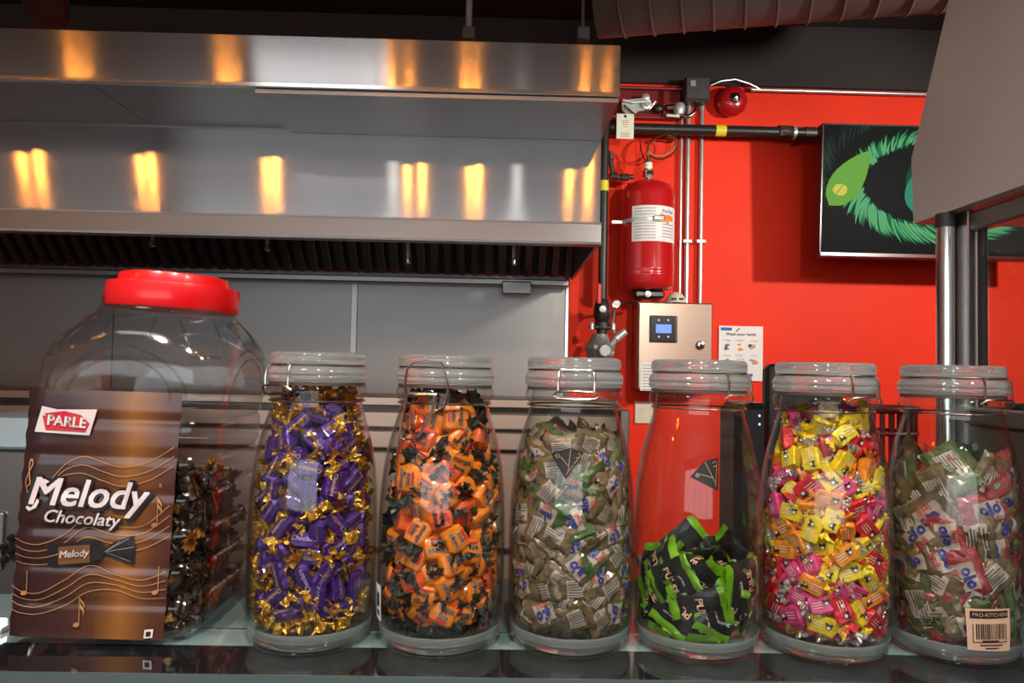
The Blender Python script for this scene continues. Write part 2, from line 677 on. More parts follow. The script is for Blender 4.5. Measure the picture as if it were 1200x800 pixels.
# trough and cup
ztr = P(400, 331, Y3-.02).z
MB().bbox(XL, XR-.02, Y3-.06, Y3-.002, ztr, ztr+.03, .006).build('grease_trough', 'plain_steel', hood)
g0, g1 = P(588, 331, Y3-.06), P(622, 347, Y3-.06)
MB().bbox(g0.x, g1.x, Y3-.13, Y3-.055, g1.z, g0.z, .006).build('grease_cup', 'dull_steel', hood)
for px, py0, py1 in ((178, 274, 289), (313, 278, 294), (478, 288, 309), (602, 290, 310)):
    a, b = P(px, py0, Y2+.12), P(px, py1, Y2+.12)
    n_ = MB().tube([(a.x, a.y, a.z+.08), a, (b.x, b.y, b.z+.02)], .006, 8).build('nozzle_pipe', 'conduit', hood, True)
    MB().lathe([(.004, .024), (.009, .02), (.010, .004), (.006, 0)], b, 10).build('nozzle', 'chrome', n_, True)

# stainless wall lining under the hood: sheets with a cover strip
XS = P(665, 380, WY-.012).x
lin = thing('wall_lining', 'stainless steel sheet lining on the wall under the hood', 'wall panel', (-.9, WY, 1.2))
xs1 = P(415, 370, WY-.01).x
for u0, u1 in ((XL, -1.705), (-1.70, xs1-.002), (xs1+.002, XS)):
    MB().box(u0, u1, WY-.010, WY-.001, .05, zbk+.02).build('steel_sheet', 'lining_steel', lin)
MB().bbox(xs1-.014, xs1+.014, WY-.016, WY-.0105, .05, zbk+.02, .002).build('cover_strip', 'plain_steel', lin)
MB().bbox(XS-.012, XS+.004, WY-.018, WY-.0105, .05, zbk+.02, .002).build('edge_strip', 'chrome', lin)

# ------------------------------------------------------------------ cooking range behind the jars
RY = 2.35
rng_x1 = P(737, 500, RY).x
zr = P(520, 466, RY).z
ran = thing('cooking_range', 'long brown-reflecting stainless steel cooking range under the hood', 'range', (-.8, RY+.3, 0))
MB().bbox(-2.6, rng_x1-.03, RY+.05, 3.1, .10, zr-.20, .006).build('body', 'brown_steel', ran)
for k in range(6):
    x = -2.5+k*.56
    MB().tube([(x, RY+.12, 0), (x, RY+.12, .1)], .025, 10).build('foot', 'plastic_black', ran, True)
zz = zr
for hgt, gap, y in ((.030, .016, RY+.015), (.050, .010, RY), (.055, .012, RY+.004), (.30, .0, RY+.01)):
    MB().bbox(-2.6, rng_x1-.034, y, RY+.3, zz-hgt, zz-.0, .004).build('front_ledge', 'brown_steel', ran)
    MB().box(-2.59, rng_x1-.036, RY+.03, RY+.29, zz-hgt-gap-.001, zz-hgt).build('slot', 'plastic_black', ran)
    zz -= hgt+gap+.0005
MB().bbox(rng_x1-.030, rng_x1, RY-.01, RY+.3, .02, P(730, 480, RY).z, .004).build('end_upright', 'dull_steel', ran)
MB().box(-2.6, rng_x1-.035, RY+.045, 3.05, zr-.22, zr-.19).build('cooktop', 'dull_steel', ran)

# ------------------------------------------------------------------ pipes and fire gear on the red wall
def conduit_run(name, label, pts, r, mat, cat='pipe', group=None):
    o = MB().tube(pts, r, 12).build(name, mat, None, True, org=pts[0])
    return tag(o, label, cat, group)


PYB = WY-.10
zp = P(800, 152, PYB).z
xa, xb = P(716, 150, PYB).x, P(968, 154, PYB).x
gp = thing('gas_pipe', 'thick black horizontal pipe with yellow tape band along the red wall', 'pipe', (xa, PYB, zp))
MB().tube([(xa, PYB, zp), (xb+.3, PYB, zp)], .024, 14).build('pipe_run', 'black_pipe', gp, True)
x0_, x1_ = P(838, 152, PYB).x, P(850, 152, PYB).x
MB().tube([(x0_, PYB, zp), (x1_, PYB, zp)], .0255, 14).build('tape_band', 'yellow_tape', gp, True)
x0_, x1_ = P(911, 152, PYB).x, P(926, 152, PYB).x
MB().lathe([(.026, 0), (.032, .004), (.032, .05), (.027, .056), (.030, .06), (.030, .072), (.024, .075)], (x0_, PYB, zp), 8, 'x').build('coupling', 'rusty_pipe', gp, True)
MB().tube([(x1_+.008, PYB, zp), (x1_+.022, PYB, zp)], .030, 12).build('coupling_ring', 'galvanised', gp, True)
MB().tube([(x1_+.06, PYB, zp), (x1_+.11, PYB, zp)], .027, 12).build('nipple', 'rusty_pipe', gp, True)
MB().lathe([(.03, 0), (.036, .01), (.036, .05), (.028, .06)], (xa-.02, PYB, zp), 12, 'x').build('elbow', 'black_pipe', gp, True)
for px in (790, 940):
    x = P(px, 152, PYB).x
    MB().box(x-.012, x+.012, PYB-.028, WY-.002, zp-.030, zp-.0245).build('pipe_bracket', 'black_pipe', gp)

# three conduits
for i, (px, r_, lab) in enumerate(((798, .0075, 'thin pale conduit nearest the red tank'), (806, .011, 'middle of three pale vertical conduits on the red wall'), (822, .010, 'pale vertical conduit farthest from the red tank'))):
    y = WY-.022
    a, b = P(px, 118, y), P(px-1, 356, y)
    xm = (a.x+b.x)/2
    t = thing('conduit', lab, 'conduit', (xm, y, b.z), 'vertical conduits')
    MB().tube([(xm, y, b.z), (xm, y, a.z)], r_, 10).build('conduit_run', 'conduit', t, True)
    z = P(px, 283, y).z
    if i:
        MB().bbox(xm-.022, xm+.022, y-r_-.003, WY-.001, z-.009, z+.009, .003).build('clip', 'conduit', t)
        MB().lathe([(r_+.004, 0), (r_+.004, .03)], (xm, y, a.z-.04), 10).build('fitting', 'conduit', t, True)

# junction box
y = WY-.10
a, b = P(803, 90, y), P(832, 118, y)
t = thing('junction_box', 'dark grey electrical box at the top of the conduits', 'box', ((a.x+b.x)/2, WY, b.z))
MB().bbox(a.x, b.x, y, WY-.022, b.z, a.z, .006).build('body', 'box_grey', t)
MB().bbox(a.x+.004, b.x-.004, y-.008, y-.0005, b.z+.004, a.z-.004, .003).build('cover', 'box_grey', t)
MB().bbox(a.x+.02, a.x+.045, y-.012, y-.0085, a.z-.045, a.z-.018, .002).build('nameplate', 'ink_grey', t)

# fire alarm bell
c = P(860, 116, WY-.08)
t = thing('alarm_bell', 'round red fire alarm bell high on the red wall', 'bell', (c.x, WY, c.z))
MB().lathe([(.058, .05), (.066, .04), (.068, .02), (.060, .002), (.045, -.012), (.022, -.018), (.0, -.019)], c, 32, 'y').build('gong', 'bell_red', t, True)
MB().lathe([(.022, 0), (.022, -.006), (.016, -.010), (0, -.010)], (c.x, c.y-.0165, c.z), 16, 'y').build('badge', 'plastic_black', t, True)
MB().lathe([(.008, 0), (.009, -.006), (0, -.009)], (c.x, c.y-.027, c.z), 10, 'y').build('nut', 'chrome', t, True)
MB().bbox(c.x-.05, c.x+.05, c.y+.052, WY-.001, c.z-.05, c.z+.05, .01).build('back_box', 'bell_red', t)

# conduit along the top of the wall
pts = [P(880, 105, WY-.03), P(1090, 108.5, WY-.03)]
pts[1].z = pts[0].z
pts[1].x = 2.6
conduit_run('ceiling_conduit', 'thin white horizontal conduit along the top of the red wall', pts, .009, 'conduit', 'conduit')
p0 = P(832, 106, WY-.05)
wp = [P(833, 100, WY-.06), P(845, 95, WY-.07), P(862, 93, WY-.06), P(878, 98, WY-.05), P(890, 104, WY-.04)]
tag(MB().tube(wp, .003, 6).build('bell_wire', 'conduit', None, True, org=wp[0]), 'thin pale wire looping over the alarm bell', 'wire')

# manual release mechanism in a dark red frame
y = WY-.08
a, b = P(727, 112, y), P(772, 136, y)
t = thing('release_mechanism', 'pale metal release mechanism with levers above the black pipe', 'mechanism', ((a.x+b.x)/2, WY, b.z))
e0, e1 = P(716, 104, WY-.03), P(798, 140, WY-.03)
MB().box(e0.x, e1.x, WY-.03, WY-.001, e1.z, e0.z).build('back_plate', 'dark_red', t)
for q in (e0.z, e1.z):
    MB().tube([(e0.x, WY-.05, q), (e1.x, WY-.05, q)], .007, 8).build('frame_bar', 'dark_red', t, True)
MB().tube([(P(780, 120, y).x, WY-.05, e0.z), (P(780, 120, y).x, WY-.05, e1.z)], .007, 8).build('frame_bar', 'dark_red', t, True)
pl = [P(729, 119, y), P(733, 117, y), P(752, 115, y), P(760, 113, y), P(764, 121, y), P(762, 128, y), P(748, 130, y), P(742, 135, y), P(732, 132, y), P(729, 127, y)]
MB().prism(pl, (0, .02, 0)).build('lever_plate', 'galvanised', t)
MB().tube([P(730, 117, y-.012), P(743, 120, y-.012), P(762, 118, y-.012)], .006, 8).build('lever', 'galvanised', t, True)
MB().tube([P(731, 123, y-.012), P(744, 134, y-.012)], .004, 8).build('spring', 'chrome', t, True)
MB().tube([P(761, 128, y-.012), P(768, 119, y-.012)], .005, 8).build('arm', 'galvanised', t, True)
pc = P(758, 122, y-.014)
MB().lathe([(.022, .014), (.022, .0), (.012, -.002), (.010, -.008), (0, -.008)], pc, 16, 'y').build('pulley', 'galvanised', t, True)
pc = P(757, 114, y)
MB().lathe([(.016, .02), (.018, 0), (.008, -.006), (0, -.006)], pc, 12, 'y').build('cap', 'galvanised', t, True)
pc = P(772, 126, y)
MB().lathe([(.018, .03), (.018, 0), (.010, -.006), (0, -.006)], pc, 12, 'y').build('dark_knob', 'black_pipe', t, True)
# elbow conduit fitting
t = thing('pipe_elbow', 'shiny metal elbow fitting joining the release frame and conduits', 'fitting', P(796, 128, y))
MB().tube([P(781, 126, y), P(790, 125, y)], .012, 10).build('inlet', 'chrome', t, True)
MB().lathe([(.0, -.028), (.02, -.024), (.026, -.008), (.026, .012), (.02, .024), (.0, .026)], P(796, 128, y), 12).build('body', 'galvanised', t, True)
MB().tube([P(800, 136, y), P(806, 137, y), P(813, 133, y), P(816, 126, y), P(816, 118, y)], .010, 10).build('bent_outlet', 'chrome', t, True)
MB().tube([P(781, 135, y), P(796, 136, y)], .008, 8).build('tail', 'galvanised', t, True)

# paper tag
y = WY-.16
a, b = P(722.5, 133, y), P(742.5, 163, y)
t = thing('inspection_tag', 'pale green paper inspection tag hanging beside the hood', 'tag', ((a.x+b.x)/2, y, a.z))
MB().bbox(a.x, b.x, y-.0025, y+.0025, b.z, a.z, .0015).build('card', 'tag_paper', t)
m = MB()
for k, (q, wd) in enumerate(((.030, .03), (.038, .028), (.046, .03), (.056, .018), (.085, .04), (.092, .036), (.099, .04))):
    m.box((a.x+b.x)/2-wd/2, (a.x+b.x)/2+wd/2, y-.0035, y-.0027, a.z-q-.002, a.z-q)
o = m.build('print_line', 'ink_red', t)
o['kind'] = 'stuff'
MB().tube([((a.x+b.x)/2, y-.004, a.z-.012), ((a.x+b.x)/2, y+.02, a.z+.03), ((a.x+b.x)/2+.01, WY-.08, a.z+.05)], .0015, 6).build('string', 'wire', t, True)
MB().lathe([(.006, .001), (.006, -.001)], ((a.x+b.x)/2, y-.003, a.z-.012), 12, 'y').build('eyelet', 'plastic_black', t)

# vertical gas pipe beside the hood, valve and regulator
y = WY-.16
t = thing('gas_riser', 'black vertical gas pipe with yellow tape beside the hood', 'pipe', (P(706, 350, y).x, y, P(706, 350, y).z))
xr_ = P(706.5, 300, y).x
MB().tube([(xr_, y, P(706, 350, y).z), (xr_, y, zp+.02)], .019, 12).build('pipe_run', 'black_pipe', t, True)
MB().tube([(xr_, y, P(706, 224, y).z), (xr_, y, P(706, 212, y).z)], .0205, 12).build('tape_band', 'yellow_tape', t, True)
t = thing('gas_valve', 'black shut-off valve with an upright red handle', 'valve', (xr_, y, P(700, 388, y).z))
vz = lambda py: P(704, py, y).z
MB().lathe([(.022, vz(391)), (.022, vz(386)), (.034, vz(385)), (.034, vz(378)), (.026, vz(377)), (.036, vz(372)), (.036, vz(362)), (.028, vz(354)), (.021, vz(350))], (xr_, y, 0), 14).build('body', 'black_pipe', t, True)
for sx in (-1, 1):
    MB().lathe([(.011, .0), (.011, .022), (.006, .03)], (xr_+sx*.045, y-.02, vz(383)-.012), 10).build('bolt', 'galvanised', t, True)
MB().bbox(xr_-.055, xr_+.055, y-.03, y+.02, vz(386), vz(381), .006).build('flange', 'black_pipe', t)
h0, h1 = P(699.5, 356, y-.04), P(705, 332, y-.04)
MB().bbox(h0.x, h1.x, y-.046, y-.036, h0.z, h1.z, .004).build('handle', 'handle_red', t)
MB().lathe([(.014, .0), (.014, -.02), (0, -.022)], (xr_-.004, y-.03, vz(363)), 10, 'y').build('stem_nut', 'galvanised', t, True)
t = thing('gas_regulator', 'bulky grey cast metal regulator below the red-handled valve', 'regulator', (P(703, 421, y).x, y, P(703, 421, y).z))
rgx = P(703, 400, y).x
MB().lathe([(.030, vz(432)), (.050, vz(424)), (.060, vz(412)), (.066, vz(409)), (.066, vz(405)), (.056, vz(403)), (.040, vz(396)), (.034, vz(391.5))], (rgx, y, 0), 12).build('body', 'cast_metal', t, True, sharp=25)
MB().lathe([(.030, .03), (.034, 0), (.034, -.02), (.024, -.03), (0, -.03)], (rgx+.012, y-.05, vz(411)), 8, 'y').build('side_port', 'cast_metal', t, True, sharp=20)
p0, p1, p2 = P(714, 407, y-.02), P(722, 397, y-.03), P(733, 388, y-.03)
MB().tube([p0, p1, p1, p2], [.012, .012, .017, .015], 10).build('angled_fitting', 'galvanised', t, True)
MB().tube([P(712, 414, y-.04), P(719, 414, y-.04)], .013, 8).build('plug', 'galvanised', t, True)
# small gauge line
t = thing('pressure_gauge', 'small round gauge on a thin tube beside the control box', 'gauge', P(721, 392, y))
gc = P(722, 356, y)
MB().lathe([(.018, .012), (.020, 0), (.017, -.004), (0, -.003)], gc, 16, 'y').build('gauge_head', 'chrome', t, True)
MB().lathe([(.013, 0), (0, -.001)], (gc.x, gc.y-.0045, gc.z), 16, 'y').build('dial', 'paper', t, True)
MB().tube([P(721, 360, y), P(719, 375, y), P(718.5, 386, y), P(721, 393, y)], .007, 8).build('tube', 'chrome', t, True)
MB().tube([P(724, 356, y), P(744, 355, y+.02)], .006, 8).build('side_tube', 'chrome', t, True)
# small black branch pipe
y = WY-.14
t = thing('branch_pipe', 'thin black elbowed pipe leading to the red tank valve', 'pipe', P(712, 180, y))
MB().tube([P(705, 178, y), P(711, 178, y), P(714.5, 181, y), P(716, 190, y), P(718, 203, y), P(721, 208, y), P(728, 208, y), P(742, 207, y)], .0105, 10).build('pipe_run', 'rusty_pipe', t, True)
for px, py in ((715, 183), (719, 206), (732, 207.5)):
    c = P(px, py, y)
    MB().lathe([(.008, -.02), (.0165, -.015), (.0165, .015), (.008, .02)], c, 8, 'z' if py < 190 else 'x').build('fitting', 'rusty_pipe', t, True, sharp=20)

# suppression tank
TY = WY-.13
tc_ = P(758, 270, TY)
rt = (P(789.5, 270, TY).x-P(727.5, 270, TY).x)/2
tx = (P(789.5, 270, TY).x+P(727.5, 270, TY).x)/2
z0, z1 = P(758, 341, TY).z, P(758, 213, TY).z
tank = thing('suppression_tank', 'red fire suppression tank with white label strapped to the wall', 'tank', (tx, TY, z0))
h = z1-z0
prof = [(.0, .0), (rt*.55, .0), (rt*.93, .008), (rt, .03), (rt, .055), (rt*1.012, .060), (rt*1.012, .064), (rt, .068), (rt, .078), (rt*1.012, .083), (rt*1.012, .087), (rt, .092), (rt, h*.86), (rt*.97, h*.90), (rt*.86, h*.95), (rt*.6, h*.985), (rt*.25, h), (0, h)]
MB().lathe(prof, (tx, TY, z0), 40).build('cylinder', 'tank_red', tank, True, sharp=60)


def cylpatch(cx, cy, r, a0, a1, z0, z1, n=14):
    m = MB()
    vs, fs = [], []
    for i in range(n+1):
        a = a0+(a1-a0)*i/n
        vs += [(cx+r*math.sin(a), cy-r*math.cos(a), z0), (cx+r*math.sin(a), cy-r*math.cos(a), z1)]
    for i in range(n):
        fs.append((2*i, 2*i+2, 2*i+3, 2*i+1))
    return m.add(vs, fs)


lz0, lz1 = P(758, 282, TY-rt).z, P(758, 240, TY-rt).z
cylpatch(tx, TY, rt+.0015, -.78, 1.15, lz0, lz1).build('paper_label', 'paper', tank, True)


def cylfn(cx, cy, r, a0, zc):
    return lambda u, v: (cx+r*math.sin(a0+u/r), cy-r*math.cos(a0+u/r), zc+v)


m = MB()
v2, f2, _, _ = text_w('ProTex', .062, bold=.012)
put2d(m, v2, f2, cylfn(tx, TY, rt+.003, .62, lz1-.022))
m.build('lettering', 'ink_blue', tank)
m = MB()
for k in range(11):
    zz_ = lz1-.014-k*.0125
    for (u0, u1) in ((-.078, -.045+.01*random.random()), (-.04, .012)):
        m.add([cylfn(tx, TY, rt+.0028, 0, zz_)(u, v) for u, v in ((u0, 0), ((u0+u1)/2, 0), (u1, 0), (u1, .003), ((u0+u1)/2, .003), (u0, .003))], [(0, 1, 4, 5), (1, 2, 3, 4)])
for k in range(5):
    zz_ = lz1-.08-k*.013
    m.add([cylfn(tx, TY, rt+.0028, .62, zz_)(u, v) for u, v in ((-.03, 0), (0, 0), (.035, 0), (.035, .004), (0, .004), (-.03, .004))], [(0, 1, 4, 5), (1, 2, 3, 4)])
o = m.build('fine_print', 'ink_grey', tank)
o['kind'] = 'stuff'
m = MB()
for (u, v, s_) in ((-.03, -.045, .012), (-.014, -.05, .014), (.004, -.046, .012), (.024, -.05, .012), (-.022, -.06, .01), (.0, -.065, .01)):
    fn = cylfn(tx, TY, rt+.0028, .60, lz1)
    m.add([fn(u-s_, v-s_*.8), fn(u+s_*.7, v-s_), fn(u+s_, v+s_*.7), fn(u-s_*.6, v+s_)], [(0, 1, 2, 3)])
o = m.build('label_picture', 'ink_orange', tank)
o['kind'] = 'stuff'
sz = P(758, 256, TY-rt).z
cylpatch(tx, TY, rt+.004, -1.5, .25, sz-.008, sz+.008).build('strap', 'galvanised', tank, True)
MB().bbox(tx-rt-.045, tx-rt+.015, TY-.03, TY-.02, sz-.008, sz+.008, .002).build('strap_tail', 'galvanised', tank)
MB().bbox(tx+.0, tx+.045, TY-rt-.02, TY-rt-.003, sz-.010, sz+.012, .003).build('strap_buckle', 'chrome', tank)
MB().box(tx-.06, tx+.06, TY+.02, WY-.001, z0+.05, z1-.05).build('wall_bracket', 'dark_red', tank)
v_ = MB().lathe([(.012, -.01), (.012, .02), (.024, .022), (.026, .045), (.016, .05), (.018, .055), (.018, .085), (.010, .09), (.008, .115)], (tx, TY, z1), 14).build('valve', 'brass', tank, True)
MB().lathe([(.018, .012), (.018, -.004), (0, -.005)], (tx, TY-.03, z1+.025), 14, 'y').build('gauge', 'chrome', v_, True)
MB().lathe([(.0185, .056), (.0185, .082)], (tx, TY, z1), 14).build('valve_label', 'paper', v_, True)
for sx in (-1, 1):
    MB().lathe([(.018, 0), (.018, .012), (.006, .016), (.0, .016)], (tx+sx*.075, TY-.02, z1-.026), 10).build('fitting', 'tank_red', tank, True)
MB().bbox(tx-.06, tx+.07, TY-.05, TY+.05, P(758, 350, TY).z, z0-.001, .008).build('stand', 'plastic_black', tank)
MB().lathe([(.015, 0), (.013, -.01), (0, -.012)], (tx-.005, TY-.051, P(758, 346, TY).z), 12, 'y').build('stand_knob', 'galvanised', tank, True)
# copper tubing loops
lp = []
for k in range(46):
    a = k/45*2*PI*1.75
    lp.append((tx+.055+.062*math.cos(a+PI)+.0004*k, TY-.01+.001*k, z1+.165+.052*math.sin(a+PI*1.1)-.0002*k))
lp = [(tx, TY, z1+.117), (tx-.003, TY, z1+.135)]+lp+[(tx+.12, WY-.05, z1+.235)]
tag(MB().tube(lp, .004, 6).build('copper_tubing', 'brass', None, True, org=lp[0]), 'thin copper tubing coiled above the red tank', 'tubing')
wr = [P(750, 165, WY-.05), P(751, 176, WY-.07), P(755, 186, WY-.09), P(758, 192, WY-.1)]
tag(MB().tube(wr, .003, 6).build('actuator_cable', 'black_pipe', None, True, org=wr[0]), 'thin dark cable dropping from the black pipe to the tank', 'cable')

# control box
y = WY-.15
a, b = P(748, 353, y), P(835, 458, y)
cb = thing('control_box', 'brushed steel control box with keypad and blue screen on red wall', 'control box', ((a.x+b.x)/2, WY, b.z))
MB().bbox(a.x, b.x, y+.012, WY-.001, b.z, a.z, .003).build('body', 'plain_steel', cb)
dr = MB().bbox(a.x+.004, b.x-.004, y, y+.0115, b.z+.004, a.z-.004, .003).build('door', 'brown_steel', cb)
k0, k1 = P(761.5, 369.5, y), P(793, 401, y)
kp = MB().bbox(k0.x, k1.x, y-.012, y-.0005, k1.z, k0.z, .002).build('keypad', 'plastic_black', cb)
s0, s1 = P(768, 380, y), P(786, 390.5, y)
MB().box(s0.x, s1.x, y-.0135, y-.0122, s1.z, s0.z).build('screen', 'lcd_blue', kp)
for px, py in ((772, 375), (783, 375), (772, 394.5), (783, 394.5)):
    MB().lathe([(.005, 0), (.004, -.003), (0, -.003)], P(px, py, y-.012), 10, 'y').build('button', 'paper', kp, True)
MB().box(k1.x-.010, k1.x-.001, y-.0135, y-.0122, k1.z+.003, k0.z-.003).build('bright_edge', 'chrome', kp)
lk = P(820.5, 404.5, y)
MB().lathe([(.017, 0), (.019, -.006), (.014, -.014), (.006, -.016), (.006, -.024), (0, -.024)], lk, 16, 'y').build('lock', 'chrome', dr, True)
n0, n1 = P(750.5, 424, y), P(777, 458, y)
pn = MB().box(n0.x, n1.x, y-.002, y-.0005, n1.z, n0.z).build('paper_note', 'paper', cb)
m = MB()
for k in range(9):
    zz_ = n0.z-.012-k*.013
    m.box(n0.x+.008, n1.x-.02+.012*random.random(), y-.003, y-.0024, zz_-.003, zz_)
o = m.build('print_line', 'ink_grey', pn)
o['kind'] = 'stuff'
# detector on top of the box
c = P(792, 353, y+.05)
t = thing('alarm_sounder', 'small ivory alarm sounder on top of the control box', 'sounder', (c.x, c.y, a.z+.001))
MB().lathe([(.048, .001), (.046, .010), (.036, .028), (.022, .045), (.0, .05)], (c.x, c.y, a.z), 20).build('dome', 'plastic_ivory', t, True)
for sx in (-.018, .014):
    MB().bbox(c.x+sx-.010, c.x+sx+.010, c.y-.047, c.y-.035, a.z+.010, a.z+.020, .002).build('slot', 'plastic_black', t)

# beige card and the hand-washing poster
y = WY-.006
a, b = P(744, 470, y), P(757, 496, y)
tag(MB().bbox(a.x, b.x+.03, y-.003, WY-.001, b.z, a.z, .002).build('wall_card', 'plastic_ivory', None, org=((a.x+b.x)/2, WY, b.z)), 'small beige card on the red wall below the control box', 'card')
a, b = P(842.5, 381.5, y), P(893.5, 446.5, y)
t = thing('hand_washing_poster', 'white hand washing instruction sheet taped to the red wall', 'poster', ((a.x+b.x)/2, WY, b.z))
m = MB()
nx, ny = 6, 8
gv = []
for j in range(ny+1):
    for i in range(nx+1):
        u, v = i/nx, j/ny
        curl = .02*max(0, u-.55)*max(0, .25-v)*8*.25
        gv.append((a.x+(b.x-a.x)*u, y-.002-curl, b.z+(a.z-b.z)*v))
m.add(gv, [(j*(nx+1)+i, j*(nx+1)+i+1, (j+1)*(nx+1)+i+1, (j+1)*(nx+1)+i) for j in range(ny) for i in range(nx)])
m.build('sheet', 'paper', t, True)
pw_, ph_ = b.x-a.x, a.z-b.z
fn = lambda u, v: (a.x+u*pw_, y-.0035, a.z-v*ph_)


def pprint(name, mat, shapes, stuff=True):
    m = MB()
    for sh in shapes:
        m.add([fn(u, v) for u, v in sh], [tuple(range(len(sh)))])
    o = m.build(name, mat, t)
    if stuff:
        o['kind'] = 'stuff'
    return o


def rect(u0, v0, u1, v1):
    return [(u0, v1), (u1, v1), (u1, v0), (u0, v0)]


def blob(u, v, ru, rv, k=10, j=.2):
    return [(u+ru*(1+j*math.sin(3*i+u*40))*math.cos(-2*PI*i/k), v+rv*(1+j*math.cos(2*i+v*30))*math.sin(-2*PI*i/k)) for i in range(k)]


pprint('print_tab', 'ink_blue', [rect(.04, .03, .29, .085)])
m = MB()
v2, f2, _, hh = text_w('Wash your hands', .68*pw_, bold=.006)
put2d(m, v2, f2, lambda u, v: (a.x+pw_*.5+u, y-.0036, a.z-.155*ph_+v))
m.build('lettering', 'ink', t)
m = MB()
for (s_, u, v) in (('1 Wet', .18, .265), ('2 Soap', .46, .265), ('3 Wash', .80, .265), ('4 Rinse', .18, .54), ('5 Dry', .46, .54), ('6 Turn off', .80, .54)):
    v2, f2, _, _ = text_w(s_, .17*pw_)
    put2d(m, v2, f2, lambda p, q: (a.x+pw_*u+p, y-.0036, a.z-v*ph_+q))
o = m.build('captions', 'ink_grey', t)
pprint('tap_drawing', 'ink_grey', [blob(.17, .42, .06, .03), blob(.20, .35, .05, .03), blob(.16, .38, .03, .05), blob(.17, .70, .06, .03), blob(.20, .63, .05, .03), blob(.16, .67, .03, .05), blob(.74, .62, .05, .02), rect(.43, .60, .57, .61), rect(.43, .67, .57, .68), rect(.43, .60, .44, .68), rect(.56, .60, .57, .68)])
pprint('soap_drawing', 'ink_orange', [blob(.49, .43, .06, .03)])
pprint('hands_drawing', 'ink_skin', [blob(.76, .37, .08, .045), blob(.70, .35, .04, .03), blob(.82, .66, .07, .045), blob(.46, .34, .05, .02)])
pprint('logo_strip', 'ink_red', [rect(.58, .87, .68, .92)])
pprint('logo_strip', 'ink_blue', [rect(.70, .87, .77, .92)])
pprint('pen_drawing', 'ink', [[(.38, .10), (.40, .11), (.48, .04), (.46, .03)]])

# ------------------------------------------------------------------ screen with the leafy eye
TVY = WY-.30
tl, bl = P(963, 148, TVY), P(957.5, 300.5, TVY)
tvh = tl.z-bl.z
tvw = tvh*1.74
tv = thing('wall_screen', 'flat wall screen showing a green leafy eye on black', 'tv', (bl.x, TVY, bl.z))
TILT = math.radians(3.0)


def tvp(u, v, d=0.):
    """u right, v down in units of the screen height, d towards the room"""
    z = tl.z-v*tvh*math.cos(TILT)
    yy = TVY-.012-(1-v)*tvh*math.sin(TILT)-d
    return (bl.x+.004+u*tvh, yy, z)


def tvbox(u0, v0, u1, v1, d0, d1):
    m = MB()
    vs = [tvp(u, v, d) for d in (d0, d1) for (u, v) in ((u0, v0), (u1, v0), (u1, v1), (u0, v1))]
    return m.add(vs, [(0, 1, 2, 3), (7, 6, 5, 4), (0, 4, 5, 1), (1, 5, 6, 2), (2, 6, 7, 3), (3, 7, 4, 0)])


AS = 1.74
tvbox(0, 0, AS, 1, -.05, 0).build('housing', 'tv_bezel', tv)
glow('screen_black', (.010, .012, .012), .5, (.004, .004, .004))
tvbox(.012, .012, AS-.012, .97, .0, .002).build('screen', 'screen_black', tv)
tvbox(.004, .972, AS-.004, .997, .0, .006).build('lower_bezel', 'chrome', tv)
glow('screen_green_dark', (.006, .075, .035), .8, (.004, .004, .004))
glow('screen_green', (.012, .20, .085), .9, (.004, .004, .004))
glow('screen_green_pale', (.12, .42, .17), .9, (.004, .004, .004))
glow('screen_leaf', (.16, .40, .05), .9, (.004, .004, .004))
glow('screen_leaf_teal', (.03, .30, .17), .8, (.004, .004, .004))
glow('screen_lamp_glint', (.75, .62, .08), .9, (.004, .004, .004))  # painted lamp reflection, glowing like the screen picture
glow('screen_lash', (.035, .075, .05), .6, (.004, .004, .004))


def tvpoly(name, mat, polys, d):
    m = MB()
    for p in polys:
        m.add([tvp(min(max(u, .014), AS-.014), min(max(v, .014), .968), d) for u, v in p], [tuple(range(len(p)))[::-1]])
    o = m.build(name, mat, tv)
    o['kind'] = 'stuff'
    return o


def crescent(cx, cy, rx, ry, a, ln, wd, bend):
    """one thin curved strand from a point on the lid outward"""
    p0 = Vector((cx+rx*math.cos(a), cy+ry*math.sin(a)))
    pts_l, pts_r = [], []
    for k in range(6):
        s_ = k/5
        aa = a+bend*s_
        rr_ = 1+ln*s_
        q = Vector((cx+rx*rr_*math.cos(aa), cy+ry*rr_*math.sin(aa)))
        nrm = Vector((-math.sin(aa), math.cos(aa)))
        ww = wd*math.sin(PI*min(1, .15+s_*.85))**.7*.5
        pts_l.append(q+nrm*ww)
        pts_r.append(q-nrm*ww)
    return [tuple(q) for q in pts_l+pts_r[::-1]]


R2 = random.Random(3)
st = {0: [], 1: [], 2: []}
for k in range(260):
    f_ = k/259
    a_ = 3.05-f_*1.95           # lower lid sweep
    st[R2.choice((0, 1, 1, 2))].append(crescent(.92, .40, .62+R2.uniform(-.01, .03), .36+R2.uniform(-.01, .03), a_, .26+.12*R2.random(), .026, -.30))
for k in range(200):
    f_ = k/199
    a_ = 3.45+f_*1.75           # upper lid sweep
    st[R2.choice((0, 1, 0, 2))].append(crescent(.98, .42, .64+R2.uniform(-.01, .04), .30+R2.uniform(-.01, .03), a_, .20+.14*R2.random(), .020, .22))
tvpoly('dark_strands', 'screen_green_dark', st[0], .003)
tvpoly('green_strands', 'screen_green', st[1], .0035)
tvpoly('pale_strands', 'screen_green_pale', st[2], .004)
la = [crescent(.85, .45, .78+R2.uniform(0, .06), .50+R2.uniform(0, .04), 2.75+1.6*R2.random(), .16+.1*R2.random(), .006, .25) for k in range(120)]
tvpoly('lashes', 'screen_lash', la, .0026)


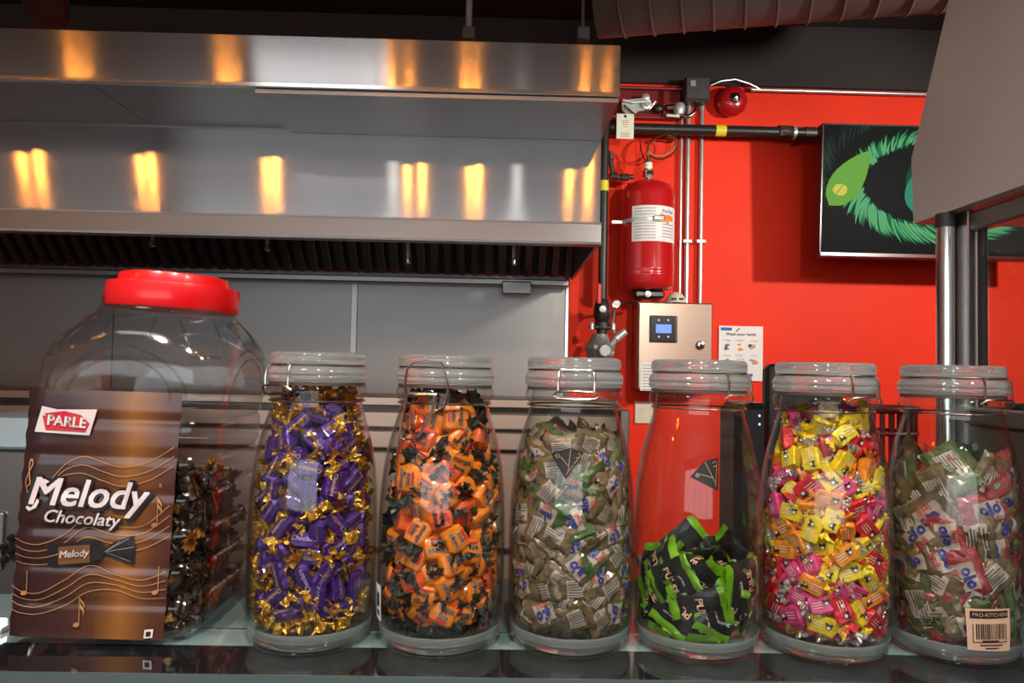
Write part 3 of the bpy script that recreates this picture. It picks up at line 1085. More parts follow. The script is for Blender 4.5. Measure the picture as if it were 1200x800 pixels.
def leafpts(p0, p1, wd, skew=0.):
    p0, p1 = Vector(p0), Vector(p1)
    dd = p1-p0
    nn = Vector((-dd.y, dd.x)).normalized()
    L_, R_ = [], []
    for k in range(11):
        s_ = k/10
        ww = wd*math.sin(PI*s_**.75)**.8
        c_ = p0+dd*s_+nn*skew*math.sin(PI*s_)
        L_.append(tuple(c_+nn*ww))
        R_.append(tuple(c_-nn*ww))
    return L_+R_[::-1][1:-1]


tvpoly('leaf', 'screen_leaf', [leafpts((.06, .62), (.36, .20), .12)], .005)
tvpoly('lamp_glint', 'screen_lamp_glint', [blob(.14, .50, .055, .045, 14, .05)], .0056)  # a lamp's reflection on the screen, drawn as a glowing patch
tvpoly('lamp_glint', 'screen_leaf', [blob(.14, .50, .07, .065, 14, .05)], .0053)
tvpoly('leaf', 'screen_leaf_teal', [leafpts((.70, .66), (.84, .26), .12)], .005)
tvpoly('leaf_vein', 'screen_green_pale', [[(.70, .66), (.72, .60), (.83, .28), (.84, .26), (.81, .30), (.705, .60)], [(.06, .62), (.08, .58), (.35, .22), (.36, .20), (.33, .23), (.07, .58)]], .0058)
tvpoly('eye_ring', 'screen_green_dark', [[(.92+.28*math.cos(a), .42+.24*math.sin(a)) for a in [-k*2*PI/24 for k in range(24)]]], .0022)
MB().box(bl.x+.25, bl.x+tvw-.25, TVY+.042, WY-.001, bl.z+.12, bl.z+tvh-.15).build('wall_mount', 'box_grey', tv)

# ------------------------------------------------------------------ glass guard at the end of the counter
GX = P(1100, 350, 1.16).x
Yf = 1.25
guard = thing('glass_guard', 'tall glass side guard with steel posts and grey canopy beside the counter', 'glass guard', (GX+.05, 1.0, 0))
c0 = P(1070, 261, Yf)
cx_ = c0.x
zc0 = c0.z
c1 = P(1068, 186, Yf)


def onplane(px, py, X):
    d_ = FW + RT*((px-600)/FPX) - UP*((py-400)/FPX)
    return CAM + d_*((X-CAM.x)/d_.x)


q0, q1, q2 = onplane(1070.5, 262, cx_), onplane(1068, 186, cx_), onplane(1113, -4, cx_)
slope = (q2-q1)
q3 = q2+slope*.4
m = MB()
m.prism([(cx_, q0.y, q0.z), (cx_, q1.y, q1.z), (cx_, q2.y, q2.z), (cx_, q3.y, q3.z), (cx_, .3, q3.z), (cx_, .3, q0.z)], (.012, 0, 0))
m.build('canopy_cheek', 'canopy_grey', guard)
MB().box(cx_+.0121, cx_+.6, .3, q1.y, q0.z-.0, q0.z+.008).build('canopy_underside', 'canopy_grey', guard)
zt_g = q0.z-.001
GB = 1.10
# posts: round chrome pole and ribbed channel
MB().tube([(GX+.014, 1.165, .0), (GX+.014, 1.165, zt_g-.022)], .0135, 18).build('post', 'chrome', guard, True)
MB().tube([(GX+.014, 1.165, zt_g-.022), (GX+.014, 1.165, zt_g)], .0145, 14).build('post_cap', 'post_rubber', guard, True)
MB().bbox(GX+.028, GX+.040, 1.13, 1.17, .0, zt_g, .002).build('channel', 'plain_steel', guard)
MB().bbox(GX+.0401, GX+.047, 1.128, 1.150, .0, zt_g-.02, .0015).build('channel_rib', 'conduit', guard)
MB().bbox(GX+.0401, GX+.048, 1.112, 1.127, .0, zt_g-.03, .0015).build('gasket_strip', 'post_rubber', guard)
MB().bbox(GX+.030, GX+.052, .30, 1.129, zt_g-.034, zt_g-.004, .003).build('top_rail', 'plain_steel', guard)
MB().box(GX+.036, GX+.044, .30, 1.111, 1.395, zt_g-.035).build('pane', 'pane_glass', guard)
MB().bbox(GX+.020, GX+.060, .30, 1.129, 1.368, 1.394, .003).build('bottom_rail', 'plain_steel', guard)
MB().bbox(GX+.026, GX+.055, .31, 1.126, .02, 1.367, .003).build('lower_panel', 'dull_steel', guard)
MB().bbox(GX+.034, GX+.050, 1.02, 1.06, 1.3945, 1.404, .002).build('latch', 'plastic_black', guard)
tray = tag(MB().bbox(GX+.12, GX+.52, .92, 1.27, 1.28, 1.355, .01).build('steel_container', 'dull_steel', None, org=(GX+.3, 1.2, 1.28)), 'steel food container behind the glass side guard', 'container')
tag(MB().bbox(GX+.10, GX+.9, .9, 1.29, 0, 1.279, .01).build('service_cabinet', 'dull_steel', None, org=(GX+.4, 1.2, 0)), 'steel service cabinet standing behind the glass guard', 'cabinet')

# ------------------------------------------------------------------ counter display case
ZC = 1.15
CF, CB = .700, .925
case = thing('display_case', 'glass-topped display case with black front border carrying the candy jars', 'display case', (0, .8, 0))
X0, X1 = -1.35, GX-.003
MB().box(X0, X1, CF, .769, ZC-.010, ZC).build('front_border', 'counter_black', case)
MB().box(X0, X1, .7691, CB, ZC-.010, ZC).build('top_glass', 'counter_rail', case)
MB().box(X0, X1, .814, .8175, ZC+.0001, ZC+.0006).build('bright_strip', 'chrome', case)
MB().box(X0, X1, CB+.0005, 1.07, ZC-.035, ZC-.012).build('rear_ledge', 'dull_steel', case)
MB().bbox(X0, X1, .84, CB-.004, ZC-.06, ZC-.0105, .003).build('top_rail', 'plain_steel', case)
MB().box(X0, X1, CF-.002, CF-.0002, ZC-.012, ZC-.0).build('edge_strip', 'counter_edge', case)
MB().box(X0, X1, CF+.002, CF+.008, .45, ZC-.0105).build('front_glass', 'pane_glass', case)
MB().box(X0, X1, CF, 1.07, 0, .449).build('base_cabinet', 'plastic_black', case)
MB().box(X0, X1, 1.06, 1.068, .45, ZC-.036).build('rear_panel', 'plain_steel', case)
MB().bbox(X0, X1, CF+.012, 1.05, .98, .99, .002).build('glass_shelf', 'counter_rail', case)
MB().bbox(X0, X1, CF+.020, CF+.04, ZC-.030, ZC-.011, .003).build('light_rail', 'led_white', case)
for i, (x, mt, ww) in enumerate(((-.42, 'ink_red', .26), (-.08, 'paper', .2), (.22, 'paper', .24), (.5, 'ink_red', .2))):
    tag(MB().bbox(x-ww/2, x+ww/2, .76, .96, .9905, 1.06, .006).build('sweet_box', mt, None, org=(x, .86, .9905)), ['flat red sweet box inside the display case below the brown label', 'white sweet box in the case under the orange candy jar', 'white sweet box in the case under the green candy jar', 'red sweet box in the case under the barcode jar'][i], 'box', 'sweet boxes in the case')

# ------------------------------------------------------------------ clutter behind the counter
by = 1.60
p0, p1 = P(899, 426, by), P(985, 430, by)
mon = thing('order_terminal', 'black order terminal with grey rim behind the pink and yellow jar', 'terminal', ((p0.x+p1.x)/2, by, .95))
MB().bbox(p0.x, p1.x, by, by+.04, P(900, 560, by).z, p0.z, .012).build('housing', 'plastic_black', mon)
MB().bbox(p0.x+.004, p1.x-.004, by-.004, by-.0005, P(900, 556, by).z, p0.z-.006, .003).build('rim', 'box_grey', mon)
MB().tube([((p0.x+p1.x)/2, by+.02, .96), ((p0.x+p1.x)/2, by+.02, P(900, 560, by).z+.002)], .02, 12).build('stand', 'plastic_black', mon, True)
MB().bbox((p0.x+p1.x)/2-.09, (p0.x+p1.x)/2+.09, by-.06, by+.1, .951, .962, .004).build('foot', 'plastic_black', mon)
by2 = 1.5
p0, p1 = P(874, 472, by2), P(897, 472, by2)
pp = thing('card_printer', 'black receipt printer with white lights beside the order terminal', 'printer', ((p0.x+p1.x)/2, by2, .95))
MB().bbox(p0.x-.02, p1.x+.012, by2, by2+.12, .951, p0.z, .014).build('housing', 'plastic_black', pp)
for py in (487, 497):
    c = P(890, py, by2-.001)
    MB().lathe([(.002, 0), (0, -.001)], c, 8, 'y').build('indicator', 'led_white', pp, True)
by3 = 1.7
p0, p1 = P(1016, 476, by3), P(1062, 476, by3)
bk = thing('plastic_basket', 'dark red slotted plastic basket between the two end jars', 'basket', ((p0.x+p1.x)/2, by3, .95))
bx, bw = (p0.x+p1.x)/2+.01, .085
zt_ = P(1035, 476, by3).z
MB().lathe([(bw*.8, .0), (bw*.8, .008), (0, .008)], (bx, by3+.06, .951), 28).build('base', 'basket_red', bk, True)
nb_ = 26
for k in range(nb_):
    a_ = 2*PI*k/nb_
    MB().prism([(bx+(bw-.004)*math.cos(a_+da), by3+.06+(bw-.004)*math.sin(a_+da), .958) for da in (-.07, .07)]+[(bx+(bw)*math.cos(a_+da), by3+.06+(bw)*math.sin(a_+da), .958) for da in (.07, -.07)], (0, 0, zt_-.97)).build('slat', 'basket_red', bk)
MB().tube([(bx+bw*math.cos(2*PI*k/28), by3+.06+bw*math.sin(2*PI*k/28), zt_-.008) for k in range(28)], .008, 8, True).build('rim', 'basket_red', bk, True)
for z in (.25, .45, .65, .85):
    MB().tube([(bx+(bw-.001)*math.cos(2*PI*k/28), by3+.06+(bw-.001)*math.sin(2*PI*k/28), .951+(zt_-.951)*z) for k in range(28)], .005, 6, True).build('hoop', 'basket_red', bk, True)
wt = thing('work_table', 'steel work table behind the counter carrying terminal and basket', 'table', (.75, 1.7, 0))
MB().bbox(.38, 1.15, 1.32, 2.0, .92, .95, .005).build('table_top', 'dull_steel', wt)
for x in (.41, 1.12):
    for yv in (1.35, 1.97):
        MB().tube([(x, yv, 0), (x, yv, .92)], .018, 10).build('leg', 'conduit', wt, True)
# equipment at the far left of the counter
ly = 1.7
a, b = P(-60, 488, ly), P(34, 690, ly)
t = thing('steel_appliance', 'pale bluish steel appliance behind the brown labelled jar', 'appliance', ((a.x+b.x)/2, ly, .0))
MB().bbox(a.x, b.x, ly, ly+.4, .0, a.z-.07, .008).build('body', 'plain_steel', t)
pm('pale_blue', (.55, .72, .78), .3, 0, .08, 5)
MB().bbox(a.x, b.x+.01, ly-.01, ly+.4, a.z-.07, a.z, .006).build('lid', 'pale_blue', t)
z0_, z1_ = P(10, 668, ly).z, P(10, 600, ly).z
pnl = MB().bbox(a.x+.01, b.x-.06, ly-.014, ly-.001, z0_, z1_, .004).build('control_panel', 'galvanised', t)
for px, py in ((5, 640), (13, 645), (6, 655), (14, 630)):
    MB().lathe([(.010, 0), (.008, -.006), (0, -.007)], P(px, py, ly-.014), 10, 'y').build('knob', 'plastic_black', pnl, True)

# ------------------------------------------------------------------ glass jars
# profile heights from the counter glass
OUT = [(.000, .0), (.054, .0), (.0605, .0035), (.0640, .012), (.0662, .035), (.0672, .075), (.0672, .115), (.0660, .150), (.0632, .180), (.0590, .203), (.0540, .222), (.0500, .235), (.0478, .243), (.0475, .250)]
INN = [(.0, .012), (.054, .0115), (.0600, .015), (.0630, .024), (.0647, .045), (.0657, .080), (.0657, .115), (.0645, .150), (.0617, .180), (.0575, .203), (.0525, .222), (.0485, .235), (.0462, .244), (.0455, .262)]


def smooth_prof(pr, k=3):
    """Catmull-Rom refine"""
    out = []
    for i in range(len(pr)-1):
        p0, p1, p2, p3 = pr[max(i-1, 0)], pr[i], pr[i+1], pr[min(i+2, len(pr)-1)]
        for j in range(k):
            t = j/k
            out.append(tuple(max(0, .5*((2*p1[a])+(-p0[a]+p2[a])*t+(2*p0[a]-5*p1[a]+4*p2[a]-p3[a])*t*t+(-p0[a]+3*p1[a]-3*p2[a]+p3[a])*t**3)) for a in (0, 1)))
    out.append(pr[-1])
    return out


def Rin(z):
    zs = [p[1] for p in INN[1:]]
    rs = [p[0] for p in INN[1:]]
    return float(np.interp(z, zs, rs))


def Rout(z):
    return float(np.interp(z, [p[1] for p in OUT[1:]], [p[0] for p in OUT[1:]]))


neck = [(.0478, .2505), (.0490, .252), (.0520, .2545), (.0525, .258), (.0522, .262), (.0505, .2645), (.0442, .2645)]
body_prof = smooth_prof(OUT)[1:]+neck+smooth_prof(INN)[::-1][1:-1]
body_prof = [(0.0001, 0)]+body_prof+[(0.0001, .012)]
lid_prof = [(.0001, .2700), (.041, .2700), (.0455, .2685), (.0500, .2685), (.0524, .2705), (.0530, .2735), (.0522, .2752), (.0531, .2770), (.0528, .2795), (.0520, .2808), (.0514, .2828), (.0490, .2845), (.0478, .2862), (.0495, .2880), (.0508, .2908), (.0501, .2922), (.0507, .2940), (.0498, .2975), (.0470, .2995), (.0400, .2980), (.0001, .2975)]
JBODY = MB().lathe(body_prof, n=64).mesh('glass_body', 'jar_glass', True, sharp=60)
BASE = MB().lathe([(.0001, .0006), (.052, .0006), (.0595, .0042), (.0630, .012), (.0642, .020), (.0630, .0205), (.0604, .0150), (.0542, .0112), (.0001, .0116)], n=48).mesh('thick_base', 'lid_glass', True, sharp=60)
JLID = MB().lathe(lid_prof, n=64).mesh('lid', 'lid_glass', True, sharp=50)
JGSK = MB().lathe([(.0455, .2650), (.0500, .2650), (.0505, .2665), (.0500, .2680), (.0455, .2680), (.0452, .2665), (.0455, .2650)], n=48).mesh('rubber_gasket', 'gasket', True)


def ringpt(a, r, z):
    """a=0 faces the photographer (-y), positive to the right"""
    return (r*math.sin(a), -r*math.cos(a), z)


def wire_meshes():
    """bail wire parts for a clasp centred on angle 0"""
    band = MB().tube([ringpt(2*PI*k/48, .0494, .2488) for k in range(48)], .0011, 6, True).mesh('neck_band', 'wire', True)
    lidw = MB()
    hp = []
    for k in range(15):
        hp.append(ringpt(-.33+.66*k/14, .0515, .2862))
    bail = [ringpt(-.33, .056, .262), ringpt(-.33, .0565, .272), ringpt(-.33, .055, .283)]+hp+[ringpt(.33, .055, .283), ringpt(.33, .0565, .272), ringpt(.33, .056, .262)]
    lidw.tube(bail, .0013, 6)
    lidband = lidw.mesh('bail_wire', 'wire', True)
    loop = [ringpt(a, .0575, z) for a, z in ((-.42, .2605), (-.33, .2575), (0, .2565), (.33, .2575), (.42, .2605), (.33, .2640), (0, .2650), (-.33, .2640))]
    lp_ = MB().tube(loop, .0012, 6, True).mesh('latch_loop', 'wire', True)
    topr = MB().tube([ringpt(2*PI*k/48, .0495, .2863) for k in range(48)], .0010, 6, True).mesh('lid_band', 'wire', True)
    return band, lidband, lp_, topr


WB, WLB, WLP, WTR = wire_meshes()


def child(name, me, parent, rotz=0.):
    o = bpy.data.objects.new(name, me)
    COL.objects.link(o)
    o.parent = parent
    o.rotation_euler = (0, 0, rotz)
    ORG[o.name] = ORG[parent.name]
    return o


JARS = [
    dict(px=365, y=.800, clasp=-.64, label='glass jar of purple and gold candies beside the red-lidded plastic jar'),
    dict(px=516, y=.798, clasp=-.30, label='glass jar of orange candies with its clasp hanging open'),
    dict(px=668, y=.802, clasp=-.05, label='glass jar of olive and white candies with diamond sticker'),
    dict(px=816, y=.796, clasp=.62, label='glass jar less than half full of green and black candies'),
    dict(px=965, y=.792, clasp=.40, label='glass jar of pink, red, yellow and orange candies'),
    dict(px=1116, y=.794, clasp=.32, label='glass jar with barcode sticker at the end of the row'),
]
for j, J in enumerate(JARS):
    X = P(J['px'], 700, J['y']).x
    J['x'] = X
    t = thing('glass_jar', J['label'], 'jar', (X, J['y'], ZC+.0008), 'glass candy jars on the counter')
    J['root'] = t
    child('glass_body', JBODY, t)
    child('thick_base', BASE, t)
    child('lid', JLID, t)
    child('rubber_gasket', JGSK, t)
    cl = J['clasp']
    child('neck_band', WB, t, cl)
    child('lid_band', WTR, t, cl)
    if j != 1:
        child('bail_wire', WLB, t, cl)
        child('latch_loop', WLP, t, cl)
    else:
        up = [ringpt(-.36, .0575, .2560), ringpt(-.38, .060, .268), ringpt(-.36, .0585, .284), ringpt(-.28, .055, .2905), ringpt(0, .054, .2915), ringpt(.28, .055, .2905), ringpt(.38, .060, .281), ringpt(.42, .0615, .262), ringpt(.36, .061, .247), ringpt(.22, .060, .243)]
        child('bail_wire', MB().tube(up, .0014, 6).mesh('bail_wire', 'wire', True), t, cl)
        dn = [ringpt(-.36, .0575, .258), ringpt(-.36, .062, .240), ringpt(-.35, .066, .222), ringpt(-.31, .0675, .2145), ringpt(-.10, .067, .214), ringpt(.02, .066, .222), ringpt(.16, .062, .240), ringpt(.20, .058, .258)]
        child('latch_loop', MB().tube(dn, .0015, 6).mesh('latch_loop', 'wire', True), t, cl)
        child('hinge_pin', MB().tube([ringpt(-.38, .0565, .2585), ringpt(-.1, .0555, .2585), ringpt(.24, .0565, .2585)], .0026, 8).mesh('hinge_pin', 'wire', True), t, cl)


def jarfn(a0, z0, off=.0006, rot=0.):
    c, s_ = math.cos(rot), math.sin(rot)

    def fn(u, v):
        uu, vv = u*c-v*s_, u*s_+v*c
        z = z0+vv
        r = Rout(z)+off
        return ringpt(a0+uu/r, r, z)
    return fn


def patch(fn, poly_uv, n=6):
    """grid patch of a convex quad given in uv"""
    m = MB()
    a, b, c, d_ = [Vector(p) for p in poly_uv]
    vs = []
    for jj in range(n+1):
        for ii in range(n+1):
            u, v = ii/n, jj/n
            q = a.lerp(b, u).lerp(d_.lerp(c, u), v)
            vs.append(fn(q.x, q.y))
    m.add(vs, [(jj*(n+1)+ii, jj*(n+1)+ii+1, (jj+1)*(n+1)+ii+1, (jj+1)*(n+1)+ii) for jj in range(n) for ii in range(n)])
    return m


pm('sticker_black', (.012, .008, .008), .3, 0, .1)
pm('sticker_gold', (.45, .28, .12), .3, .8, .1)
pm('sticker_kraft', (.62, .40, .27), .6, 0, .06, 40)
# black diamond stickers with thin gold lines
for (j, a0, z0, rot) in ((2, -.20, .196, 0.), (3, -.11, .186, .55), (0, 1.36, .197, .3)):
    t = JARS[j]['root']
    fn = jarfn(a0, z0, .0007, rot)
    dia = [(-.0165, .006), (0, -.0185), (.0175, .008), (.004, .0125)]
    m = patch(fn, dia)
    stck = m.build('diamond_sticker', 'sticker_black')
    stck.parent = t
    stck.location = (0, 0, 0)
    ORG[stck.name] = Vector((0, 0, 0))
    fn2 = jarfn(a0, z0, .0011, rot)
    m = MB()
    for (p, q) in (((-.012, .004), (.0135, .007)), ((-.012, .004), (.012, .003)), ((.0, -.014), (.0145, .006)), ((.004, .0115), (.002, -.012)), ((-.006, .0035), (.003, -.006))):
        p, q = Vector(p), Vector(q)
        nn = Vector((-(q-p).y, (q-p).x)).normalized()*.00035
        m.add([fn2(*(p-nn)), fn2(*(q-nn)), fn2(*(q+nn)), fn2(*(p+nn))], [(0, 1, 2, 3)])
    rg = [(-.009+.0022*math.cos(k*PI/6), .004+.0022*math.sin(k*PI/6)) for k in range(12)]
    rg2 = [(-.009+.0015*math.cos(k*PI/6), .004+.0015*math.sin(k*PI/6)) for k in range(12)]
    m.add([fn2(*p) for p in rg+rg2], [(k, (k+1) % 12, 12+(k+1) % 12, 12+k) for k in range(12)])
    g = m.build('gold_lines', 'sticker_gold', stck)
    g['kind'] = 'stuff'
# barcode sticker
t = JARS[5]['root']
fn = jarfn(-.05, .037, .0007, .05)
stk = patch(fn, [(-.021, -.017), (.021, -.019), (.021, .023), (-.022, .024)]).build('barcode_sticker', 'sticker_kraft')
stk.parent = t
ORG[stk.name] = Vector((0, 0, 0))
fn2 = jarfn(-.05, .037, .0012, .05)
m = patch(fn2, [(-.0185, .0145), (.018, .0145), (.018, .0215), (-.0185, .0215)])
m.build('title_band', 'sticker_black', stk)
fn3 = jarfn(-.05, .037, .0016, .05)
m = MB()
v2, f2, _, _ = text_w('PRO-KITCHEN', .033, bold=.012)
put2d(m, v2, f2, fn3, 0, .018)
m.build('lettering', 'sticker_kraft', stk)
m = MB()
x = -.0135
while x < .0135:
    w_ = R2.choice((.0004, .0007, .0011))
    m.add([fn2(x, -.006), fn2(x+w_, -.006), fn2(x+w_, .009), fn2(x, .009)], [(0, 1, 2, 3)])
    x += w_+R2.choice((.0005, .0008))
for (u0, u1, v0, v1) in ((-.0165, -.0158, -.0095, .0085), (.0155, .0162, -.0095, .0085), (-.0165, .0162, -.0095, -.0088), (-.008, .008, -.0085, -.0072), (-.010, .012, -.0125, -.0115), (-.005, .008, -.0155, -.0145)):
    n_ = 4
    for k in range(n_):
        ua, ub = u0+(u1-u0)*k/n_, u0+(u1-u0)*(k+1)/n_
        m.add([fn2(ua, v0), fn2(ub, v0), fn2(ub, v1), fn2(ua, v1)], [(0, 1, 2, 3)])
o = m.build('barcode', 'sticker_black', stk)
o['kind'] = 'stuff'
# white sticker at the side of the orange jar
t = JARS[1]['root']
fn = jarfn(-1.22, .045, .0007)
stk = patch(fn, [(-.014, -.018), (.012, -.018), (.012, .018), (-.014, .018)]).build('white_sticker', 'paper')
stk.parent = t
ORG[stk.name] = Vector((0, 0, 0))
fn2 = jarfn(-1.22, .045, .0012)
m = MB()
for (u0, u1, v0, v1) in ((.002, .009, -.004, .010), (-.002, .0, -.012, .012), (.003, .009, -.013, -.007)):
    m.add([fn2(u0, v0), fn2(u1, v0), fn2(u1, v1), fn2(u0, v1)], [(0, 1, 2, 3)])
o = m.build('print_marks', 'ink', stk)
o['kind'] = 'stuff'

# ------------------------------------------------------------------ candy shapes
def foil(name, col, rough=.3, metal=.55, bump=.5, bscale=220, col2=None, scale=60, coat=.5, dist=.0025):
    return pm(name, col, rough, metal, .25, scale, bump, bscale, coat=coat, col2=col2, dist=dist)


foil('purple_wrap', (.075, .022, .21), .28, .35)
foil('gold_foil', (.72, .38, .05), .22, .85, .7, 300)
foil('orange_wrap', (.82, .20, .008), .34, .0, .35, 150)
foil('orange_red_wrap', (.70, .085, .010), .34, .0, .35, 150)
foil('dark_green_wrap', (.016, .020, .012), .25, .2, .9, 260)
foil('olive_wrap', (.09, .07, .022), .20, .2, .9, 120, (.27, .175, .10), 70)
foil('green_wrap', (.02, .085, .012), .20, .2, .9, 120, (.20, .20, .10), 70)
foil('tamarind_red_wrap', (.30, .015, .025), .22, .15, .9, 120, (.42, .10, .09), 60)
foil('cream_print', (.50, .39, .32), .35, .0, .4, 150)
foil('black_wrap', (.012, .012, .013), .25, .1, .5, 160)
foil('lime_wrap', (.17, .38, .012), .26, .15, .5, 160)
foil('pink_wrap', (.75, .06, .22), .26, .1, .6, 160)
foil('red_wrap', (.68, .018, .030), .26, .1, .6, 160)
foil('yellow_wrap', (.80, .55, .015), .26, .1, .6, 160)
foil('amber_wrap', (.80, .26, .02), .26, .1, .6, 160)
foil('silver_wrap', (.60, .52, .48), .2, .75, .8, 240)
foil('cocoa_wrap', (.030, .018, .012), .22, .3, .8, 200, (.075, .045, .025), 70)
foil('cocoa_gold', (.60, .33, .06), .25, .8, .8, 240)
pm('print_black', (.01, .01, .01), .4)
pm('print_white', (.75, .68, .62), .4)
pm('print_red', (.60, .02, .03), .4)
pm('print_blue', (.03, .035, .25), .4)
pm('print_gold', (.72, .50, .25), .4)
pm('print_peach', (.72, .42, .25), .4)
pm('print_lilac', (.62, .45, .62), .4)


def crink(v, amp, seed, f=180):
    n = noise.noise_vector(Vector(v)*f+Vector((seed*7.1, seed*3.3, seed)))
    return (v[0]+n.x*amp, v[1]+n.y*amp, v[2]+n.z*amp)


def bar_body(L, W, H, seed, e=3.2, nl=9, ns=16, amp=.0007, p=4.5):
    """wrapped sweet: super-ellipse section along x, closing at both ends"""
    m = MB()
    vs, fs = [], []
    for i in range(nl+1):
        u = -1+2*i/nl
        k = (1-abs(u)**p)**(1/2.6) if abs(u) < 1 else .0
        k = max(k, .22)
        for q in range(ns):
            a = 2*PI*q/ns
            c, s_ = math.cos(a), math.sin(a)
            yy = abs(c)**(2/e)*math.copysign(1, c)*W/2*k
            zz = abs(s_)**(2/e)*math.copysign(1, s_)*H/2*k
            vs.append(crink((u*L/2, yy, zz), amp, seed))
    for i in range(nl):
        for q in range(ns):
            q2 = (q+1) % ns
            fs.append((i*ns+q, i*ns+q2, (i+1)*ns+q2, (i+1)*ns+q))
    fs.append(tuple(range(ns))[::-1])
    fs.append(tuple(nl*ns+q for q in range(ns)))
    return m.add(vs, fs)


def fan(x0, sgn, ln, rad, seed, flat=.65):
    """pleated twist end flaring from the neck"""
    R = random.Random(seed)
    m = MB()
    n = 18
    vs, fs = [], []
    rings = ((0, .0022), (.35, .45*rad), (.7, .8*rad), (1, rad))
    for i, (t, r) in enumerate(rings):
        for k in range(n):
            a = 2*PI*k/n
            pl = (1+.22*(1 if k % 2 else -1)*t) * (1+.2*R.uniform(-1, 1)*t)
            rr_ = r*pl
            vs.append((x0+sgn*(ln*t*(1+.25*R.uniform(-1, 1)*t)), rr_*math.cos(a), rr_*flat*math.sin(a)))
    for i in range(len(rings)-1):
        for k in range(n):
            k2 = (k+1) % n
            fs.append((i*n+k, i*n+k2, (i+1)*n+k2, (i+1)*n+k))
    return m.add(vs, fs)


def pouch_z(u, v, L, W, T):
    a = max(0, 1-abs(u/(L/2))**2.4)
    b = max(0, 1-abs(v/(W/2))**3)
    return T/2*(a*b)**.55


def pouch(L, W, T, seed, u0=-1, u1=1, nu=10, nv=8, off=0., amp=.0026, both=True):
    m = MB()
    for sg in ((1, -1) if both else (1,)):
        vs, fs = [], []
        for i in range(nu+1):
            for q in range(nv+1):
                u = (u0+(u1-u0)*i/nu)*L/2
                v = (-1+2*q/nv)*W/2
                z = sg*(pouch_z(u, v, L, W, T)+off)
                p = (u, v, z)
                n = noise.noise_vector(Vector((u*120, v*120, seed*5.)))
                n2 = noise.noise(Vector((u*45, v*45, seed*9.)))
                zig = .0006*(1 if q % 2 else -1) if abs(abs(u)-L/2) < 1e-6 else 0
                vs.append((p[0]+n.x*amp*.6+zig, p[1]+n.y*amp*.6, p[2]+sg*n.z*amp*(.4 if abs(z) < .001 else 1)+n2*amp*1.6))
        for i in range(nu):
            for q in range(nv):
                f = (i*(nv+1)+q, (i+1)*(nv+1)+q, (i+1)*(nv+1)+q+1, i*(nv+1)+q+1)
                fs.append(f if sg > 0 else f[::-1])
        m.add(vs, fs)
    return m


def pouch_fn(L, W, T, seed, off=.0008, amp=.0026):
    def fn(u, v):
        z = pouch_z(u, v, L, W, T)+off
        n = noise.noise_vector(Vector((u*120, v*120, seed*5.)))
        n2 = noise.noise(Vector((u*45, v*45, seed*9.)))
        return (u+n.x*amp*.6, v+n.y*amp*.6, z+n.z*amp+n2*amp*1.6)
    return fn


def printed(name, words, mat, fn, **kw):
    m = MB()
    for (s_, wd, dx, dy, rot) in words:
        v2, f2, _, _ = text_w(s_, wd, res=2, **kw)
        put2d(m, v2, f2, fn, dx, dy, rot)
    return m.mesh(name, mat, False, uv=False)


def subpatch(fn, u0, u1, v0, v1, n=6):
    return patch(fn, [(u0, v0), (u1, v0), (u1, v1), (u0, v1)], n)


# each kind: list of variants, a variant = (body mesh, [(part name, mesh, [(sub name, mesh)])])
KINDS = {}
# purple bars with golden twists
vr = []
for s_ in range(4):
    L, W, H = .0300, .0170, .0145
    b = bar_body(L, W, H, s_, 4.5, amp=.0016, p=7).mesh('candy', 'purple_wrap', True, sharp=22)
    e1 = fan(L/2-.001, 1, .0125, .0100, s_).mesh('twist_end', 'gold_foil', False)
    e2 = fan(-L/2+.001, -1, .0125, .0100, s_+20).mesh('twist_end', 'gold_foil', False)
    flat = lambda u, v, H=H: (u, v, H/2+.0013)
    tx_ = printed('lettering', [('Choclairs', .0240, 0, 0, 0)], 'print_lilac' if s_ % 2 else 'print_gold', flat, shear=.2, bold=.01)
    vr.append((b, [('twist_end', e1, []), ('twist_end', e2, []), ('lettering', tx_, [])]))
KINDS['choc'] = vr
# orange cushions with dark twisted ends
vr = []
for s_ in range(4):
    L, W, H = .0300, .0260, .0160
    b = bar_body(L, W, H, s_+5, 3.2, amp=.0011, p=6).mesh('candy', 'orange_wrap' if s_ != 3 else 'orange_red_wrap', True, sharp=28)
    e1 = fan(L/2-.002, 1, .012, .0108, s_+3).mesh('twist_end', 'dark_green_wrap', False)
    e2 = fan(-L/2+.002, -1, .012, .0108, s_+33).mesh('twist_end', 'dark_green_wrap', False)
    flat = lambda u, v, H=H: (u, v, H/2+.0008)
    flat2 = lambda u, v, H=H: (u, v, H/2+.0012)
    lw = printed('lettering_outline', [('mango', .0195, 0, .0035, 0), ('bite', .0125, 0, -.0030, 0)], 'print_white', flat, bold=.032)
    lb = printed('lettering', [('mango', .0185, 0, .0035, 0), ('bite', .0115, 0, -.0030, 0)], 'print_black', flat2, bold=.006)
    rd = patch(flat, [(-.006, -.0095), (.006, -.0095), (.006, -.0070), (-.006, -.0070)], 2).mesh('red_mark', 'print_red')
    vr.append((b, [('twist_end', e1, []), ('twist_end', e2, []), ('lettering_outline', lw, []), ('lettering', lb, []), ('red_mark', rd, [])]))
KINDS['mango'] = vr


